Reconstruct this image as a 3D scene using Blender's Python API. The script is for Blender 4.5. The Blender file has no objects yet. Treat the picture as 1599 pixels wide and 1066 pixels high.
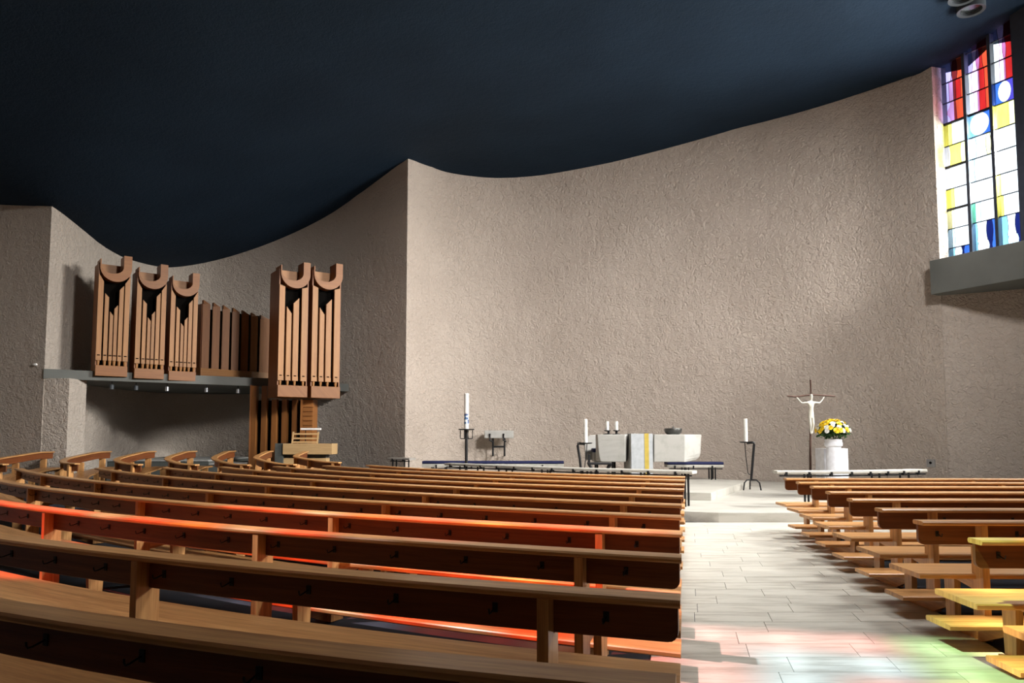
import bpy, bmesh, math, random
import numpy as np
from mathutils import Vector, Matrix
random.seed(7)
S = bpy.context.scene
COL = S.collection

# ------------------------------------------------------------------ camera, sky, sun, daylight, fill lamps, exposure
cam = bpy.data.cameras.new('camera')
cam.sensor_width = 36.0
cam.lens = 25.825
cam.shift_y = 0.0419
cam.clip_end = 200
co = bpy.data.objects.new('camera', cam)
co.location = (0, 0, 1.4)
co.rotation_euler = (math.radians(90 + 4.089), 0, 0)
COL.objects.link(co)
S.camera = co

SKY = 3.2
w = bpy.data.worlds.new('sky')
S.world = w
w.use_nodes = True
w.node_tree.nodes['Background'].inputs[0].default_value = (0.86, 0.93, 1.0, 1)
w.node_tree.nodes['Background'].inputs[1].default_value = SKY

SUN_DIR = Vector((0.60, 0.12, -1.0)).normalized()
sd = bpy.data.lights.new('sun', 'SUN')
sd.energy = 21
sd.angle = math.radians(1.6)
sd.color = (1.0, 0.96, 0.9)
so = bpy.data.objects.new('sun', sd)
so.rotation_euler = SUN_DIR.to_track_quat('-Z', 'Y').to_euler()
so.location = (-30, -5, 40)
COL.objects.link(so)

# daylight entering through the row of tall windows in the right wall (one lamp outside each bay)
WIN0 = Vector((10.56, 17.55, 0))          # left edge of the window wall
WDIR = Vector((0.476, -0.879, 0)).normalized()
WOUT = Vector((0.879, 0.476, 0)).normalized()
BAYS = [2.25, 4.75, 7.25, 9.75]           # starts of the further bays along the wall
BAY_E = [1300, 1500, 150, 60]
for s0, en in zip(BAYS, BAY_E):
    d = bpy.data.lights.new('window_daylight', 'AREA')
    d.shape = 'RECTANGLE'
    d.size = 1.9
    d.size_y = 4.2
    d.energy = en
    d.spread = math.radians(116)
    d.color = (1.0, 0.97, 0.93)
    o = bpy.data.objects.new('window_daylight', d)
    p = WIN0 + WDIR * (s0 + 0.95) + WOUT * 0.55
    o.location = (p.x, p.y, 8.0)
    o.rotation_euler = (-WOUT + Vector((0, 0.72, -0.28))).to_track_quat('-Z', 'Z').to_euler()
    COL.objects.link(o)

# unseen fill lamp added above the aisle, brightening floor and ledges
d = bpy.data.lights.new('aisle_fill', 'AREA')
d.shape = 'RECTANGLE'
d.size = 3.4
d.size_y = 2.6
d.energy = 220
d.spread = math.radians(80)
d.color = (1.0, 0.98, 0.95)
o = bpy.data.objects.new('aisle_fill', d)
o.location = (1.4, 9.3, 10.6)
COL.objects.link(o)
# unseen fill lamp added over the right block, aimed to brighten the altar wall
d = bpy.data.lights.new('altar_wall_fill', 'AREA')
d.shape = 'RECTANGLE'
d.size = 2.2
d.size_y = 1.4
d.energy = 2050
d.spread = math.radians(132)
d.color = (1.0, 0.965, 0.94)
o = bpy.data.objects.new('altar_wall_fill', d)
FILL_POS = Vector((7.15, 5.2, 10.25))
o.location = FILL_POS
o.rotation_euler = (Vector((-4.5, 21.0, 5.0)) - FILL_POS).to_track_quat('-Z', 'Z').to_euler()
COL.objects.link(o)

S.view_settings.view_transform = 'Standard'
S.view_settings.look = 'None'
S.view_settings.exposure = 0.0
S.view_settings.gamma = 1.0
S.view_settings.use_curve_mapping = False
S.cycles.max_bounces = 8
S.cycles.diffuse_bounces = 5
S.cycles.transparent_max_bounces = 12
S.cycles.caustics_reflective = False
S.cycles.caustics_refractive = False
S.cycles.sample_clamp_indirect = 6.0

# ------------------------------------------------------------------ materials
def new_mat(name):
    m = bpy.data.materials.new(name)
    m.use_nodes = True
    return m, m.node_tree.nodes, m.node_tree.links, m.node_tree.nodes['Principled BSDF']

def plain(name, col, rough=0.6, metal=0.0, spec=0.4):
    m, N, L, b = new_mat(name)
    b.inputs['Roughness'].default_value = rough
    b.inputs['Metallic'].default_value = metal
    b.inputs['Specular IOR Level'].default_value = spec
    t = N.new('ShaderNodeTexCoord')
    n = N.new('ShaderNodeTexNoise')
    n.inputs['Scale'].default_value = 9
    n.inputs['Detail'].default_value = 4
    L.new(t.outputs['Object'], n.inputs['Vector'])
    r = N.new('ShaderNodeValToRGB')
    r.color_ramp.elements[0].position = 0.3
    r.color_ramp.elements[1].position = 0.7
    r.color_ramp.elements[0].color = [c * 0.88 for c in col] + [1]
    r.color_ramp.elements[1].color = [min(1, c * 1.1) for c in col] + [1]
    L.new(n.outputs['Fac'], r.inputs['Fac'])
    L.new(r.outputs['Color'], b.inputs['Base Color'])
    return m

def wood(name, dark, light, rough=0.35, scale=1.0, coat=0.0):
    m, N, L, b = new_mat(name)
    uv = N.new('ShaderNodeUVMap')
    oi = N.new('ShaderNodeObjectInfo')
    mp = N.new('ShaderNodeMapping')
    mp.inputs['Scale'].default_value = (1.3 * scale, 26 * scale, 1)
    L.new(uv.outputs['UV'], mp.inputs['Vector'])
    ad = N.new('ShaderNodeVectorMath')
    ad.operation = 'MULTIPLY_ADD'
    L.new(oi.outputs['Random'], ad.inputs[0])
    ad.inputs[1].default_value = (37, 19, 7)
    L.new(mp.outputs['Vector'], ad.inputs[2])
    n = N.new('ShaderNodeTexNoise')
    n.inputs['Scale'].default_value = 1.0
    n.inputs['Detail'].default_value = 6
    n.inputs['Roughness'].default_value = 0.6
    n.inputs['Distortion'].default_value = 0.7
    L.new(ad.outputs['Vector'], n.inputs['Vector'])
    fine = N.new('ShaderNodeTexNoise')
    fine.inputs['Scale'].default_value = 7.0
    fine.inputs['Detail'].default_value = 3
    L.new(ad.outputs['Vector'], fine.inputs['Vector'])
    mx = N.new('ShaderNodeMath')
    mx.operation = 'MULTIPLY_ADD'
    L.new(fine.outputs['Fac'], mx.inputs[0])
    mx.inputs[1].default_value = 0.35
    L.new(n.outputs['Fac'], mx.inputs[2])
    r = N.new('ShaderNodeValToRGB')
    r.color_ramp.elements[0].position = 0.48
    r.color_ramp.elements[1].position = 0.86
    r.color_ramp.elements[0].color = list(dark) + [1]
    r.color_ramp.elements[1].color = list(light) + [1]
    L.new(mx.outputs['Value'], r.inputs['Fac'])
    hs = N.new('ShaderNodeHueSaturation')
    vm = N.new('ShaderNodeMath')
    vm.operation = 'MULTIPLY_ADD'
    L.new(oi.outputs['Random'], vm.inputs[0])
    vm.inputs[1].default_value = 0.22
    vm.inputs[2].default_value = 0.89
    L.new(vm.outputs['Value'], hs.inputs['Value'])
    L.new(r.outputs['Color'], hs.inputs['Color'])
    L.new(hs.outputs['Color'], b.inputs['Base Color'])
    b.inputs['Roughness'].default_value = rough
    b.inputs['Specular IOR Level'].default_value = 0.4
    b.inputs['Coat Weight'].default_value = coat
    b.inputs['Coat Roughness'].default_value = 0.25
    bp = N.new('ShaderNodeBump')
    bp.inputs['Strength'].default_value = 0.12
    bp.inputs['Distance'].default_value = 0.002
    L.new(mx.outputs['Value'], bp.inputs['Height'])
    L.new(bp.outputs['Normal'], b.inputs['Normal'])
    return m

def plaster(name, c0, c1, scale, strength, dist):
    m, N, L, b = new_mat(name)
    t = N.new('ShaderNodeTexCoord')
    big = N.new('ShaderNodeTexNoise')
    big.inputs['Scale'].default_value = 0.5
    big.inputs['Detail'].default_value = 5
    L.new(t.outputs['Object'], big.inputs['Vector'])
    r = N.new('ShaderNodeValToRGB')
    r.color_ramp.elements[0].position = 0.35
    r.color_ramp.elements[1].position = 0.7
    r.color_ramp.elements[0].color = list(c0) + [1]
    r.color_ramp.elements[1].color = list(c1) + [1]
    L.new(big.outputs['Fac'], r.inputs['Fac'])
    L.new(r.outputs['Color'], b.inputs['Base Color'])
    b.inputs['Roughness'].default_value = 0.92
    b.inputs['Specular IOR Level'].default_value = 0.15
    n = N.new('ShaderNodeTexNoise')
    n.inputs['Scale'].default_value = scale
    n.inputs['Detail'].default_value = 5
    n.inputs['Roughness'].default_value = 0.55
    n.inputs['Distortion'].default_value = 1.2
    L.new(t.outputs['Object'], n.inputs['Vector'])
    v = N.new('ShaderNodeTexNoise')
    v.inputs['Scale'].default_value = scale * 0.35
    v.inputs['Detail'].default_value = 2
    L.new(t.outputs['Object'], v.inputs['Vector'])
    a = N.new('ShaderNodeMath')
    a.operation = 'MULTIPLY_ADD'
    L.new(v.outputs['Fac'], a.inputs[0])
    a.inputs[1].default_value = 0.8
    L.new(n.outputs['Fac'], a.inputs[2])
    bp = N.new('ShaderNodeBump')
    bp.inputs['Strength'].default_value = strength
    bp.inputs['Distance'].default_value = dist
    L.new(a.outputs['Value'], bp.inputs['Height'])
    L.new(bp.outputs['Normal'], b.inputs['Normal'])
    return m

def stone(name, c0, c1, streak=(2.0, 14.0, 6.0), rough=0.55):
    m, N, L, b = new_mat(name)
    t = N.new('ShaderNodeTexCoord')
    oi = N.new('ShaderNodeObjectInfo')
    mp = N.new('ShaderNodeMapping')
    mp.inputs['Scale'].default_value = streak
    L.new(t.outputs['Object'], mp.inputs['Vector'])
    ad = N.new('ShaderNodeVectorMath')
    ad.operation = 'MULTIPLY_ADD'
    L.new(oi.outputs['Random'], ad.inputs[0])
    ad.inputs[1].default_value = (31, 17, 5)
    L.new(mp.outputs['Vector'], ad.inputs[2])
    n = N.new('ShaderNodeTexNoise')
    n.inputs['Scale'].default_value = 1.0
    n.inputs['Detail'].default_value = 8
    n.inputs['Roughness'].default_value = 0.65
    L.new(ad.outputs['Vector'], n.inputs['Vector'])
    r = N.new('ShaderNodeValToRGB')
    r.color_ramp.elements[0].position = 0.3
    r.color_ramp.elements[1].position = 0.52
    r.color_ramp.elements[0].color = list(c0) + [1]
    r.color_ramp.elements[1].color = list(c1) + [1]
    L.new(n.outputs['Fac'], r.inputs['Fac'])
    hs = N.new('ShaderNodeHueSaturation')
    vm = N.new('ShaderNodeMath')
    vm.operation = 'MULTIPLY_ADD'
    L.new(oi.outputs['Random'], vm.inputs[0])
    vm.inputs[1].default_value = 0.08
    vm.inputs[2].default_value = 0.95
    L.new(vm.outputs['Value'], hs.inputs['Value'])
    L.new(r.outputs['Color'], hs.inputs['Color'])
    L.new(hs.outputs['Color'], b.inputs['Base Color'])
    b.inputs['Roughness'].default_value = rough
    return m

def glass(name, col):
    m, N, L, b = new_mat(name)
    N.remove(b)
    out = N['Material Output']
    t = N.new('ShaderNodeTexCoord')
    n = N.new('ShaderNodeTexNoise')
    n.inputs['Scale'].default_value = 2.2
    n.inputs['Detail'].default_value = 3
    mp = N.new('ShaderNodeMapping')
    mp.inputs['Scale'].default_value = (2.5, 2.5, 0.6)
    L.new(t.outputs['Object'], mp.inputs['Vector'])
    L.new(mp.outputs['Vector'], n.inputs['Vector'])
    r = N.new('ShaderNodeValToRGB')
    r.color_ramp.elements[0].position = 0.3
    r.color_ramp.elements[1].position = 0.7
    r.color_ramp.elements[0].color = [c * 0.72 for c in col] + [1]
    r.color_ramp.elements[1].color = [min(1, c * 1.15) for c in col] + [1]
    L.new(n.outputs['Fac'], r.inputs['Fac'])
    tr = N.new('ShaderNodeBsdfTransparent')
    L.new(r.outputs['Color'], tr.inputs['Color'])
    gl = N.new('ShaderNodeBsdfGlossy')
    gl.inputs['Roughness'].default_value = 0.08
    mx = N.new('ShaderNodeMixShader')
    mx.inputs['Fac'].default_value = 0.04
    L.new(tr.outputs[0], mx.inputs[1])
    L.new(gl.outputs[0], mx.inputs[2])
    L.new(mx.outputs[0], out.inputs['Surface'])
    return m

M = {}
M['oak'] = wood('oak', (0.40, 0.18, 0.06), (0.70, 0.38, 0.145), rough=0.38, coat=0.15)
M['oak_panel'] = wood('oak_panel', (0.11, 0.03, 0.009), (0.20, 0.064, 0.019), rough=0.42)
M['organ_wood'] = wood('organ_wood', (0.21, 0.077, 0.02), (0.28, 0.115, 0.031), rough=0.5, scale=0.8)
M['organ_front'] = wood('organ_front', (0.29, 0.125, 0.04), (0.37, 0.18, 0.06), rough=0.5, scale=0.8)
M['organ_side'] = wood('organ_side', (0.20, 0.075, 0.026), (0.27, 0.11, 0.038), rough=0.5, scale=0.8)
M['pale_wood'] = wood('pale_wood', (0.46, 0.29, 0.13), (0.58, 0.39, 0.19), rough=0.5)
M['plaster'] = plaster('plaster', (0.47, 0.40, 0.34), (0.53, 0.455, 0.39), 11.0, 1.0, 0.065)
M['plaster_left'] = plaster('plaster_left', (0.47, 0.41, 0.35), (0.53, 0.465, 0.40), 11.0, 1.0, 0.065)
M['ceiling'] = plaster('ceiling_blue', (0.0075, 0.018, 0.034), (0.0105, 0.024, 0.044), 14.0, 0.5, 0.02)
M['concrete'] = plaster('concrete', (0.12, 0.125, 0.115), (0.19, 0.195, 0.18), 6.0, 0.3, 0.01)
M['slab'] = stone('slab', (0.34, 0.315, 0.26), (0.53, 0.505, 0.44))
M['step_stone'] = stone('step_stone', (0.33, 0.31, 0.265), (0.47, 0.45, 0.40), (1.0, 5.0, 5.0))
M['altar_stone'] = stone('altar_stone', (0.34, 0.335, 0.305), (0.43, 0.42, 0.39), (3, 3, 3), 0.7)
M['dark_floor'] = plaster('dark_floor', (0.028, 0.034, 0.045), (0.045, 0.053, 0.066), 40.0, 0.2, 0.003)
M['iron'] = plain('iron', (0.012, 0.012, 0.013), 0.5, 0.3)
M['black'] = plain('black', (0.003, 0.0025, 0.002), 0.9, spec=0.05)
M['white_wax'] = plain('white_wax', (0.86, 0.86, 0.80), 0.45)
M['white_cloth'] = plain('white_cloth', (0.82, 0.83, 0.88), 0.8)
M['altar_cloth'] = plain('altar_cloth', (0.39, 0.41, 0.425), 0.85)
M['yellow_cloth'] = plain('yellow_cloth', (0.46, 0.34, 0.06), 0.85)
M['blue_cloth'] = plain('blue_cloth', (0.011, 0.015, 0.065), 0.85)
M['white_board'] = plain('white_board', (0.48, 0.46, 0.41), 0.6)
M['grey_board'] = plain('grey_board', (0.30, 0.28, 0.25), 0.6)
M['steel'] = plain('steel', (0.62, 0.64, 0.66), 0.25, 0.9)
M['lead'] = plain('lead', (0.02, 0.02, 0.025), 0.6, 0.2)
M['frame_paint'] = plain('frame_paint', (0.05, 0.055, 0.075), 0.4)
M['cross_wood'] = plain('cross_wood', (0.085, 0.045, 0.032), 0.7)
M['bone'] = plain('bone', (0.62, 0.60, 0.52), 0.6)
M['leaf'] = plain('leaf', (0.03, 0.09, 0.018), 0.6)
M['petal_yellow'] = plain('petal_yellow', (0.85, 0.62, 0.02), 0.6)
M['petal_white'] = plain('petal_white', (0.85, 0.85, 0.8), 0.6)
M['plinth_dark'] = plain('plinth_dark', (0.075, 0.082, 0.075), 0.7)
M['plinth_top'] = plain('plinth_top', (0.32, 0.32, 0.30), 0.7)
M['lamp_white'] = plain('lamp_white', (0.85, 0.84, 0.82), 0.4)
M['lamp_ring'] = plain('lamp_ring', (0.05, 0.058, 0.065), 0.5)
M['socket'] = plain('socket', (0.22, 0.21, 0.2), 0.4)
M['dark_glass'] = plain('dark_glass', (0.03, 0.035, 0.035), 0.12)

def bronze_bowl():
    m, N, L, b = new_mat('bowl_metal')
    b.inputs['Base Color'].default_value = (0.09, 0.09, 0.085, 1)
    b.inputs['Metallic'].default_value = 0.7
    b.inputs['Roughness'].default_value = 0.3
    n = N.new('ShaderNodeTexNoise')
    n.inputs['Scale'].default_value = 12
    bp = N.new('ShaderNodeBump')
    bp.inputs['Strength'].default_value = 0.5
    bp.inputs['Distance'].default_value = 0.02
    L.new(n.outputs['Fac'], bp.inputs['Height'])
    L.new(bp.outputs['Normal'], b.inputs['Normal'])
    return m
M['bowl'] = bronze_bowl()

def painted_candle():
    m, N, L, b = new_mat('painted_wax')
    t = N.new('ShaderNodeTexCoord')
    sp = N.new('ShaderNodeSeparateXYZ')
    L.new(t.outputs['Generated'], sp.inputs[0])
    n = N.new('ShaderNodeTexNoise')
    n.inputs['Scale'].default_value = 14
    n.inputs['Detail'].default_value = 2
    L.new(t.outputs['Object'], n.inputs['Vector'])
    r = N.new('ShaderNodeValToRGB')
    r.color_ramp.interpolation = 'CONSTANT'
    e = r.color_ramp.elements
    e[0].position = 0; e[0].color = (0.86, 0.86, 0.80, 1)
    e[1].position = 0.47; e[1].color = (0.10, 0.22, 0.42, 1)
    x = e.new(0.55); x.color = (0.03, 0.05, 0.16, 1)
    L.new(n.outputs['Fac'], r.inputs['Fac'])
    band = N.new('ShaderNodeValToRGB')
    be = band.color_ramp.elements
    be[0].position = 0.05; be[0].color = (0, 0, 0, 1)
    be[1].position = 0.12; be[1].color = (1, 1, 1, 1)
    x = be.new(0.40); x.color = (1, 1, 1, 1)
    x = be.new(0.46); x.color = (0, 0, 0, 1)
    L.new(sp.outputs['Z'], band.inputs['Fac'])
    mx = N.new('ShaderNodeMix')
    mx.data_type = 'RGBA'
    mx.inputs['A'].default_value = (0.86, 0.86, 0.80, 1)
    L.new(band.outputs['Color'], mx.inputs['Factor'])
    L.new(r.outputs['Color'], mx.inputs['B'])
    L.new(mx.outputs['Result'], b.inputs['Base Color'])
    b.inputs['Roughness'].default_value = 0.45
    return m
M['painted_wax'] = painted_candle()

GL = {}
def G(key, col):
    GL[key] = glass('glass_' + key, col)
for k, c in dict(white=(0.80, 0.84, 0.86), clear=(0.9, 0.93, 0.95), red=(0.32, 0.012, 0.012), orange=(0.42, 0.05, 0.02), wine=(0.10, 0.01, 0.012),
                 pink=(0.34, 0.11, 0.26), mauve=(0.28, 0.14, 0.30), lilac=(0.30, 0.26, 0.55), rose=(0.85, 0.50, 0.80),
                 yellow=(1.0, 0.9, 0.13), pale_yellow=(0.95, 0.9, 0.42), blue=(0.03, 0.10, 0.42), deep_blue=(0.006, 0.010, 0.07),
                 violet=(0.05, 0.04, 0.30), cyan=(0.20, 0.46, 0.66), pale_cyan=(0.5, 0.74, 0.85), green=(0.12, 0.50, 0.32),
                 sun_red=(0.62, 0.07, 0.04), sun_orange=(0.66, 0.18, 0.06), sun_pale=(0.36, 0.30, 0.34), sun_pink=(0.42, 0.23, 0.235),
                 sun_blue=(0.27, 0.37, 0.46), sun_green=(0.25, 0.44, 0.22), sun_yellow=(0.75, 0.55, 0.05), sun_gold=(1.0, 0.85, 0.45),
                 sun_dark=(0.05, 0.02, 0.02)).items():
    G(k, c)

# ------------------------------------------------------------------ mesh helpers
class MB:
    """collects polygons with uvs; build() links them as one mesh object"""
    def __init__(self):
        self.v, self.f, self.uv = [], [], []
    def poly(self, pts, uvs=None):
        i = len(self.v)
        self.v += [tuple(p) for p in pts]
        self.f.append(tuple(range(i, i + len(pts))))
        self.uv.append(uvs if uvs else [(p[0], p[1]) for p in pts])
    def mesh_faces(self, verts, faces, uvf=None):
        i = len(self.v)
        self.v += [tuple(p) for p in verts]
        for f in faces:
            self.f.append(tuple(i + k for k in f))
            self.uv.append([uvf(verts[k]) if uvf else (verts[k][0], verts[k][1]) for k in f])
    def prism(self, pts, axis_o, ex, ey, en, h0, h1, ulong=None):
        """polygon pts (a,b) in frame ex,ey, extruded along en from h0 to h1"""
        n = len(pts)
        P = lambda a, b, h: axis_o + ex * a + ey * b + en * h
        lo = [P(a, b, h0) for a, b in pts]
        hi = [P(a, b, h1) for a, b in pts]
        amax = max(p[0] for p in pts) - min(p[0] for p in pts)
        bmax = max(p[1] for p in pts) - min(p[1] for p in pts)
        hmax = abs(h1 - h0)
        k = max((amax, 0), (bmax, 1), (hmax, 2))[1]
        def uv(a, b, h):
            return [(a, b + h), (b, a + h), (h, a + b)][k]
        self.poly(hi, [uv(a, b, h1) for a, b in pts])
        self.poly(lo[::-1], [uv(a, b, h0) for a, b in pts[::-1]])
        for i in range(n):
            j = (i + 1) % n
            self.poly([lo[i], lo[j], hi[j], hi[i]], [uv(*pts[i], h0), uv(*pts[j], h0), uv(*pts[j], h1), uv(*pts[i], h1)])
    def box(self, lo, hi, mat=None):
        mat = mat or Matrix.Identity(4)
        x0, y0, z0 = lo
        x1, y1, z1 = hi
        V = [(x0, y0, z0), (x1, y0, z0), (x1, y1, z0), (x0, y1, z0), (x0, y0, z1), (x1, y0, z1), (x1, y1, z1), (x0, y1, z1)]
        F = [(0, 3, 2, 1), (4, 5, 6, 7), (0, 1, 5, 4), (1, 2, 6, 5), (2, 3, 7, 6), (3, 0, 4, 7)]
        d = (x1 - x0, y1 - y0, z1 - z0)
        k = d.index(max(d))
        o = [a for a in range(3) if a != k]
        i = len(self.v)
        self.v += [tuple(mat @ Vector(p)) for p in V]
        for f in F:
            self.f.append(tuple(i + q for q in f))
            self.uv.append([(V[q][k], V[q][o[0]] + V[q][o[1]]) for q in f])
    def tube(self, pts, r, n=8, r1=None):
        pts = [Vector(p) for p in pts]
        rings = []
        for i, p in enumerate(pts):
            t = (pts[min(i + 1, len(pts) - 1)] - pts[max(i - 1, 0)]).normalized()
            a = t.cross(Vector((0, 0, 1)))
            if a.length < 1e-3:
                a = t.cross(Vector((0, 1, 0)))
            a.normalize()
            b = t.cross(a)
            rr = r if r1 is None else r + (r1 - r) * i / (len(pts) - 1)
            rings.append([p + a * math.cos(2 * math.pi * k / n) * rr + b * math.sin(2 * math.pi * k / n) * rr for k in range(n)])
        self.rings(rings)
    def rings(self, rings, cap=True):
        n = len(rings[0])
        i = len(self.v)
        for rg in rings:
            self.v += [tuple(p) for p in rg]
        for a in range(len(rings) - 1):
            for k in range(n):
                q = (i + a * n + k, i + a * n + (k + 1) % n, i + (a + 1) * n + (k + 1) % n, i + (a + 1) * n + k)
                self.f.append(q)
                self.uv.append([(a, k / n), (a, (k + 1) / n), (a + 1, (k + 1) / n), (a + 1, k / n)])
        if cap:
            self.f.append(tuple(i + k for k in range(n))[::-1])
            self.uv.append([(0, 0)] * n)
            self.f.append(tuple(i + (len(rings) - 1) * n + k for k in range(n)))
            self.uv.append([(0, 0)] * n)
    def lathe(self, prof, n=20, c=(0, 0, 0)):
        c = Vector(c)
        self.rings([[c + Vector((r * math.cos(2 * math.pi * k / n), r * math.sin(2 * math.pi * k / n), z)) for k in range(n)] for r, z in prof])
    def build(self, name, mat, parent=None, smooth=False, loc=None, bevel=0.0):
        me = bpy.data.meshes.new(name)
        me.from_pydata(self.v, [], self.f)
        ul = me.uv_layers.new(name='UVMap')
        flat = [c for f in self.uv for p in f for c in p]
        ul.data.foreach_set('uv', flat)
        bm = bmesh.new()
        bm.from_mesh(me)
        bmesh.ops.remove_doubles(bm, verts=bm.verts, dist=1e-5)
        bmesh.ops.recalc_face_normals(bm, faces=bm.faces)
        bm.to_mesh(me)
        bm.free()
        me.materials.append(mat)
        if smooth:
            me.shade_smooth()
            me.set_sharp_from_angle(angle=math.radians(38))
        o = bpy.data.objects.new(name, me)
        COL.objects.link(o)
        if loc is not None:
            o.location = loc
        if parent is not None:
            o.parent = parent
        if bevel:
            b = o.modifiers.new('bevel', 'BEVEL')
            b.width = bevel
            b.segments = 2
            b.limit_method = 'ANGLE'
            b.angle_limit = math.radians(50)
        return o

def tag(o, label=None, cat=None, group=None, kind=None):
    if label: o['label'] = label
    if cat: o['category'] = cat
    if group: o['group'] = group
    if kind: o['kind'] = kind
    return o

def thing(name, loc, label, cat, group=None, rz=0.0, scale=1.0):
    o = bpy.data.objects.new(name, None)
    o.location = loc
    o.rotation_euler = (0, 0, rz)
    o.scale = (scale,) * 3
    o.empty_display_size = 0.2
    COL.objects.link(o)
    return tag(o, label, cat, group)

# ------------------------------------------------------------------ structure
def floor_z(x, y):
    """the floor is level, then rises gently through the choir corner at the left"""
    s = y - 0.2 * (x + 9.5)
    if x > -2.2: return 0.0
    k = min(1.0, max(0.0, (s - 14.2) / 3.3))
    k = k * min(1.0, (-2.2 - x) / 0.8)
    return 0.24 * k

def build_floor():
    mb = MB()
    xs = list(np.arange(-17, 21.1, 0.95))
    ys = list(np.arange(-4.5, 13.6, 2.0)) + list(np.arange(13.5, 26.1, 0.6))
    V = [(x, y, floor_z(x, y) - 0.012) for y in ys for x in xs]
    n = len(xs)
    F = [(j * n + i, j * n + i + 1, (j + 1) * n + i + 1, (j + 1) * n + i) for j in range(len(ys) - 1) for i in range(n - 1)]
    mb.mesh_faces(V, F)
    o = mb.build('floor', M['dark_floor'])
    tag(o, kind='structure')
    return o
floor = build_floor()

def aisle_left(y): return 0.41 + (y - 1.89) * 0.2389 - 0.22
def aisle_right(y):
    return 2.67 + (y - 4.36) * 0.1955 + 0.42
def build_slabs():
    y = 0.3
    row = 0
    while y < 12.1:
        h = 0.30 if y < 11.9 else 12.2 - y
        h = min(h, 12.2 - y)
        if h < 0.05: break
        xl0, xl1, xr0, xr1 = aisle_left(y), aisle_left(y + h), aisle_right(y), aisle_right(y + h)
        if y > 10.75: xr0 = xr1 = 10.8
        if y > 11.3: xl0 = xl1 = 1.2
        cuts = [0.0]
        t = random.uniform(0.25, 0.9)
        W = xr0 - xl0
        while t < W - 0.25:
            cuts.append(t / W)
            t += random.uniform(0.55, 1.15)
        cuts.append(1.0)
        g = 0.0022
        for a, b in zip(cuts[:-1], cuts[1:]):
            X = lambda k, l, r: l + (r - l) * k
            q = [(X(a, xl0, xr0) + g, y + g), (X(b, xl0, xr0) - g, y + g), (X(b, xl1, xr1) - g, y + h - g), (X(a, xl1, xr1) + g, y + h - g)]
            cx = sum(p[0] for p in q) / 4
            cy = sum(p[1] for p in q) / 4
            mb = MB()
            mb.prism([(p[0] - cx, p[1] - cy) for p in q], Vector((0, 0, 0)), Vector((1, 0, 0)), Vector((0, 1, 0)), Vector((0, 0, 1)), -0.0115, random.uniform(-0.0006, 0.0))
            mb.build('floor_slab', M['slab'], floor, loc=(cx, cy, 0))
        y += h
        row += 1
build_slabs()

# wall plans: (x, y, top z) along the inner face
A_NICHE = [(-11.5, 18.0), (-11.64, 19.3), (-11.78, 20.8), (-11.83, 22.3), (-11.45, 24.0), (-10.22, 24.6), (-8.21, 24.4), (-6.36, 23.9), (-4.91, 23.0), (-3.12, 21.5)]
A_APSE = [(-3.12, 21.5), (-2.41, 22.6), (-1.64, 23.1), (-0.41, 23.4), (1.05, 23.3), (3.05, 22.7), (4.93, 22.0), (6.63, 21.1), (8.09, 20.0), (9.31, 18.8), (10.22, 17.3)]
TOPS = [(-13.02, 18.3, 7.31), (-11.5, 18.0, 7.15), (-11.64, 19.3, 7.04), (-11.78, 20.8, 6.86), (-11.83, 22.3, 6.85), (-11.45, 24.0, 6.99), (-10.22, 24.6, 7.35), (-8.21, 24.4, 7.91),
        (-6.36, 23.9, 8.58), (-4.91, 23.0, 9.14), (-3.12, 21.5, 9.74), (-2.41, 22.6, 9.85), (-1.64, 23.1, 9.81), (-0.41, 23.4, 9.81), (1.05, 23.3, 9.88), (3.05, 22.7, 10.04), (4.93, 22.0, 10.29),
        (6.63, 21.1, 10.49), (8.09, 20.0, 10.48), (9.31, 18.8, 10.49), (10.22, 17.3, 10.3), (10.56, 17.55, 10.48), (11.4, 16.0, 10.95), (12.6, 13.8, 11.2), (17.3, 5.2, 11.0), (20, -4, 10.0),
        (-16.5, -4, 8.6), (-16.5, 9, 8.0), (-16.5, 18.9, 7.3), (0, 5, 9.4), (-6, 10, 8.7), (2, 14, 9.9), (-7, 4, 9.0), (5, -4, 9.6)]

def catmull(P, per=8):
    P = [np.array(p, float) for p in P]
    out = []
    for i in range(len(P) - 1):
        p0 = P[max(i - 1, 0)]; p1 = P[i]; p2 = P[i + 1]; p3 = P[min(i + 2, len(P) - 1)]
        if i == 0: p0 = 2 * p1 - p2
        if i == len(P) - 2: p3 = 2 * p2 - p1
        for k in range(per):
            t = k / per
            out.append(0.5 * ((2 * p1) + (-p0 + p2) * t + (2 * p0 - 5 * p1 + 4 * p2 - p3) * t * t + (-p0 + 3 * p1 - 3 * p2 + p3) * t ** 3))
    out.append(P[-1])
    return [tuple(float(c) for c in p) for p in out]

def wall(name, pts, z0, z1, mat, thick=0.4, smooth=True, side=1, thin=''):
    """solid wall along pts; thickness grows to the left of travel (outwards)"""
    n = len(pts)
    outer = []
    for i in range(n):
        a = Vector(pts[max(i - 1, 0)]); b = Vector(pts[min(i + 1, n - 1)])
        t = (b - a).normalized()
        e0 = max(0.0, 1 - i / 4.0) if 's' in thin else 0.0          # thin ends where two walls meet at an edge
        e1 = max(0.0, 1 - (n - 1 - i) / 4.0) if 'e' in thin else 0.0
        th = thick * (1 - max(e0, e1)) + 0.012 * max(e0, e1)
        outer.append((pts[i][0] - t.y * th * side, pts[i][1] + t.x * th * side))
    rings = []
    for p, q in zip(pts, outer):
        rings.append([(p[0], p[1], z0), (p[0], p[1], z1), (q[0], q[1], z1), (q[0], q[1], z0)])
    mb = MB()
    mb.rings([[Vector(v) for v in r] for r in rings])
    o = mb.build(name, mat, smooth=smooth)
    tag(o, kind='structure')
    return o
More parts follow.
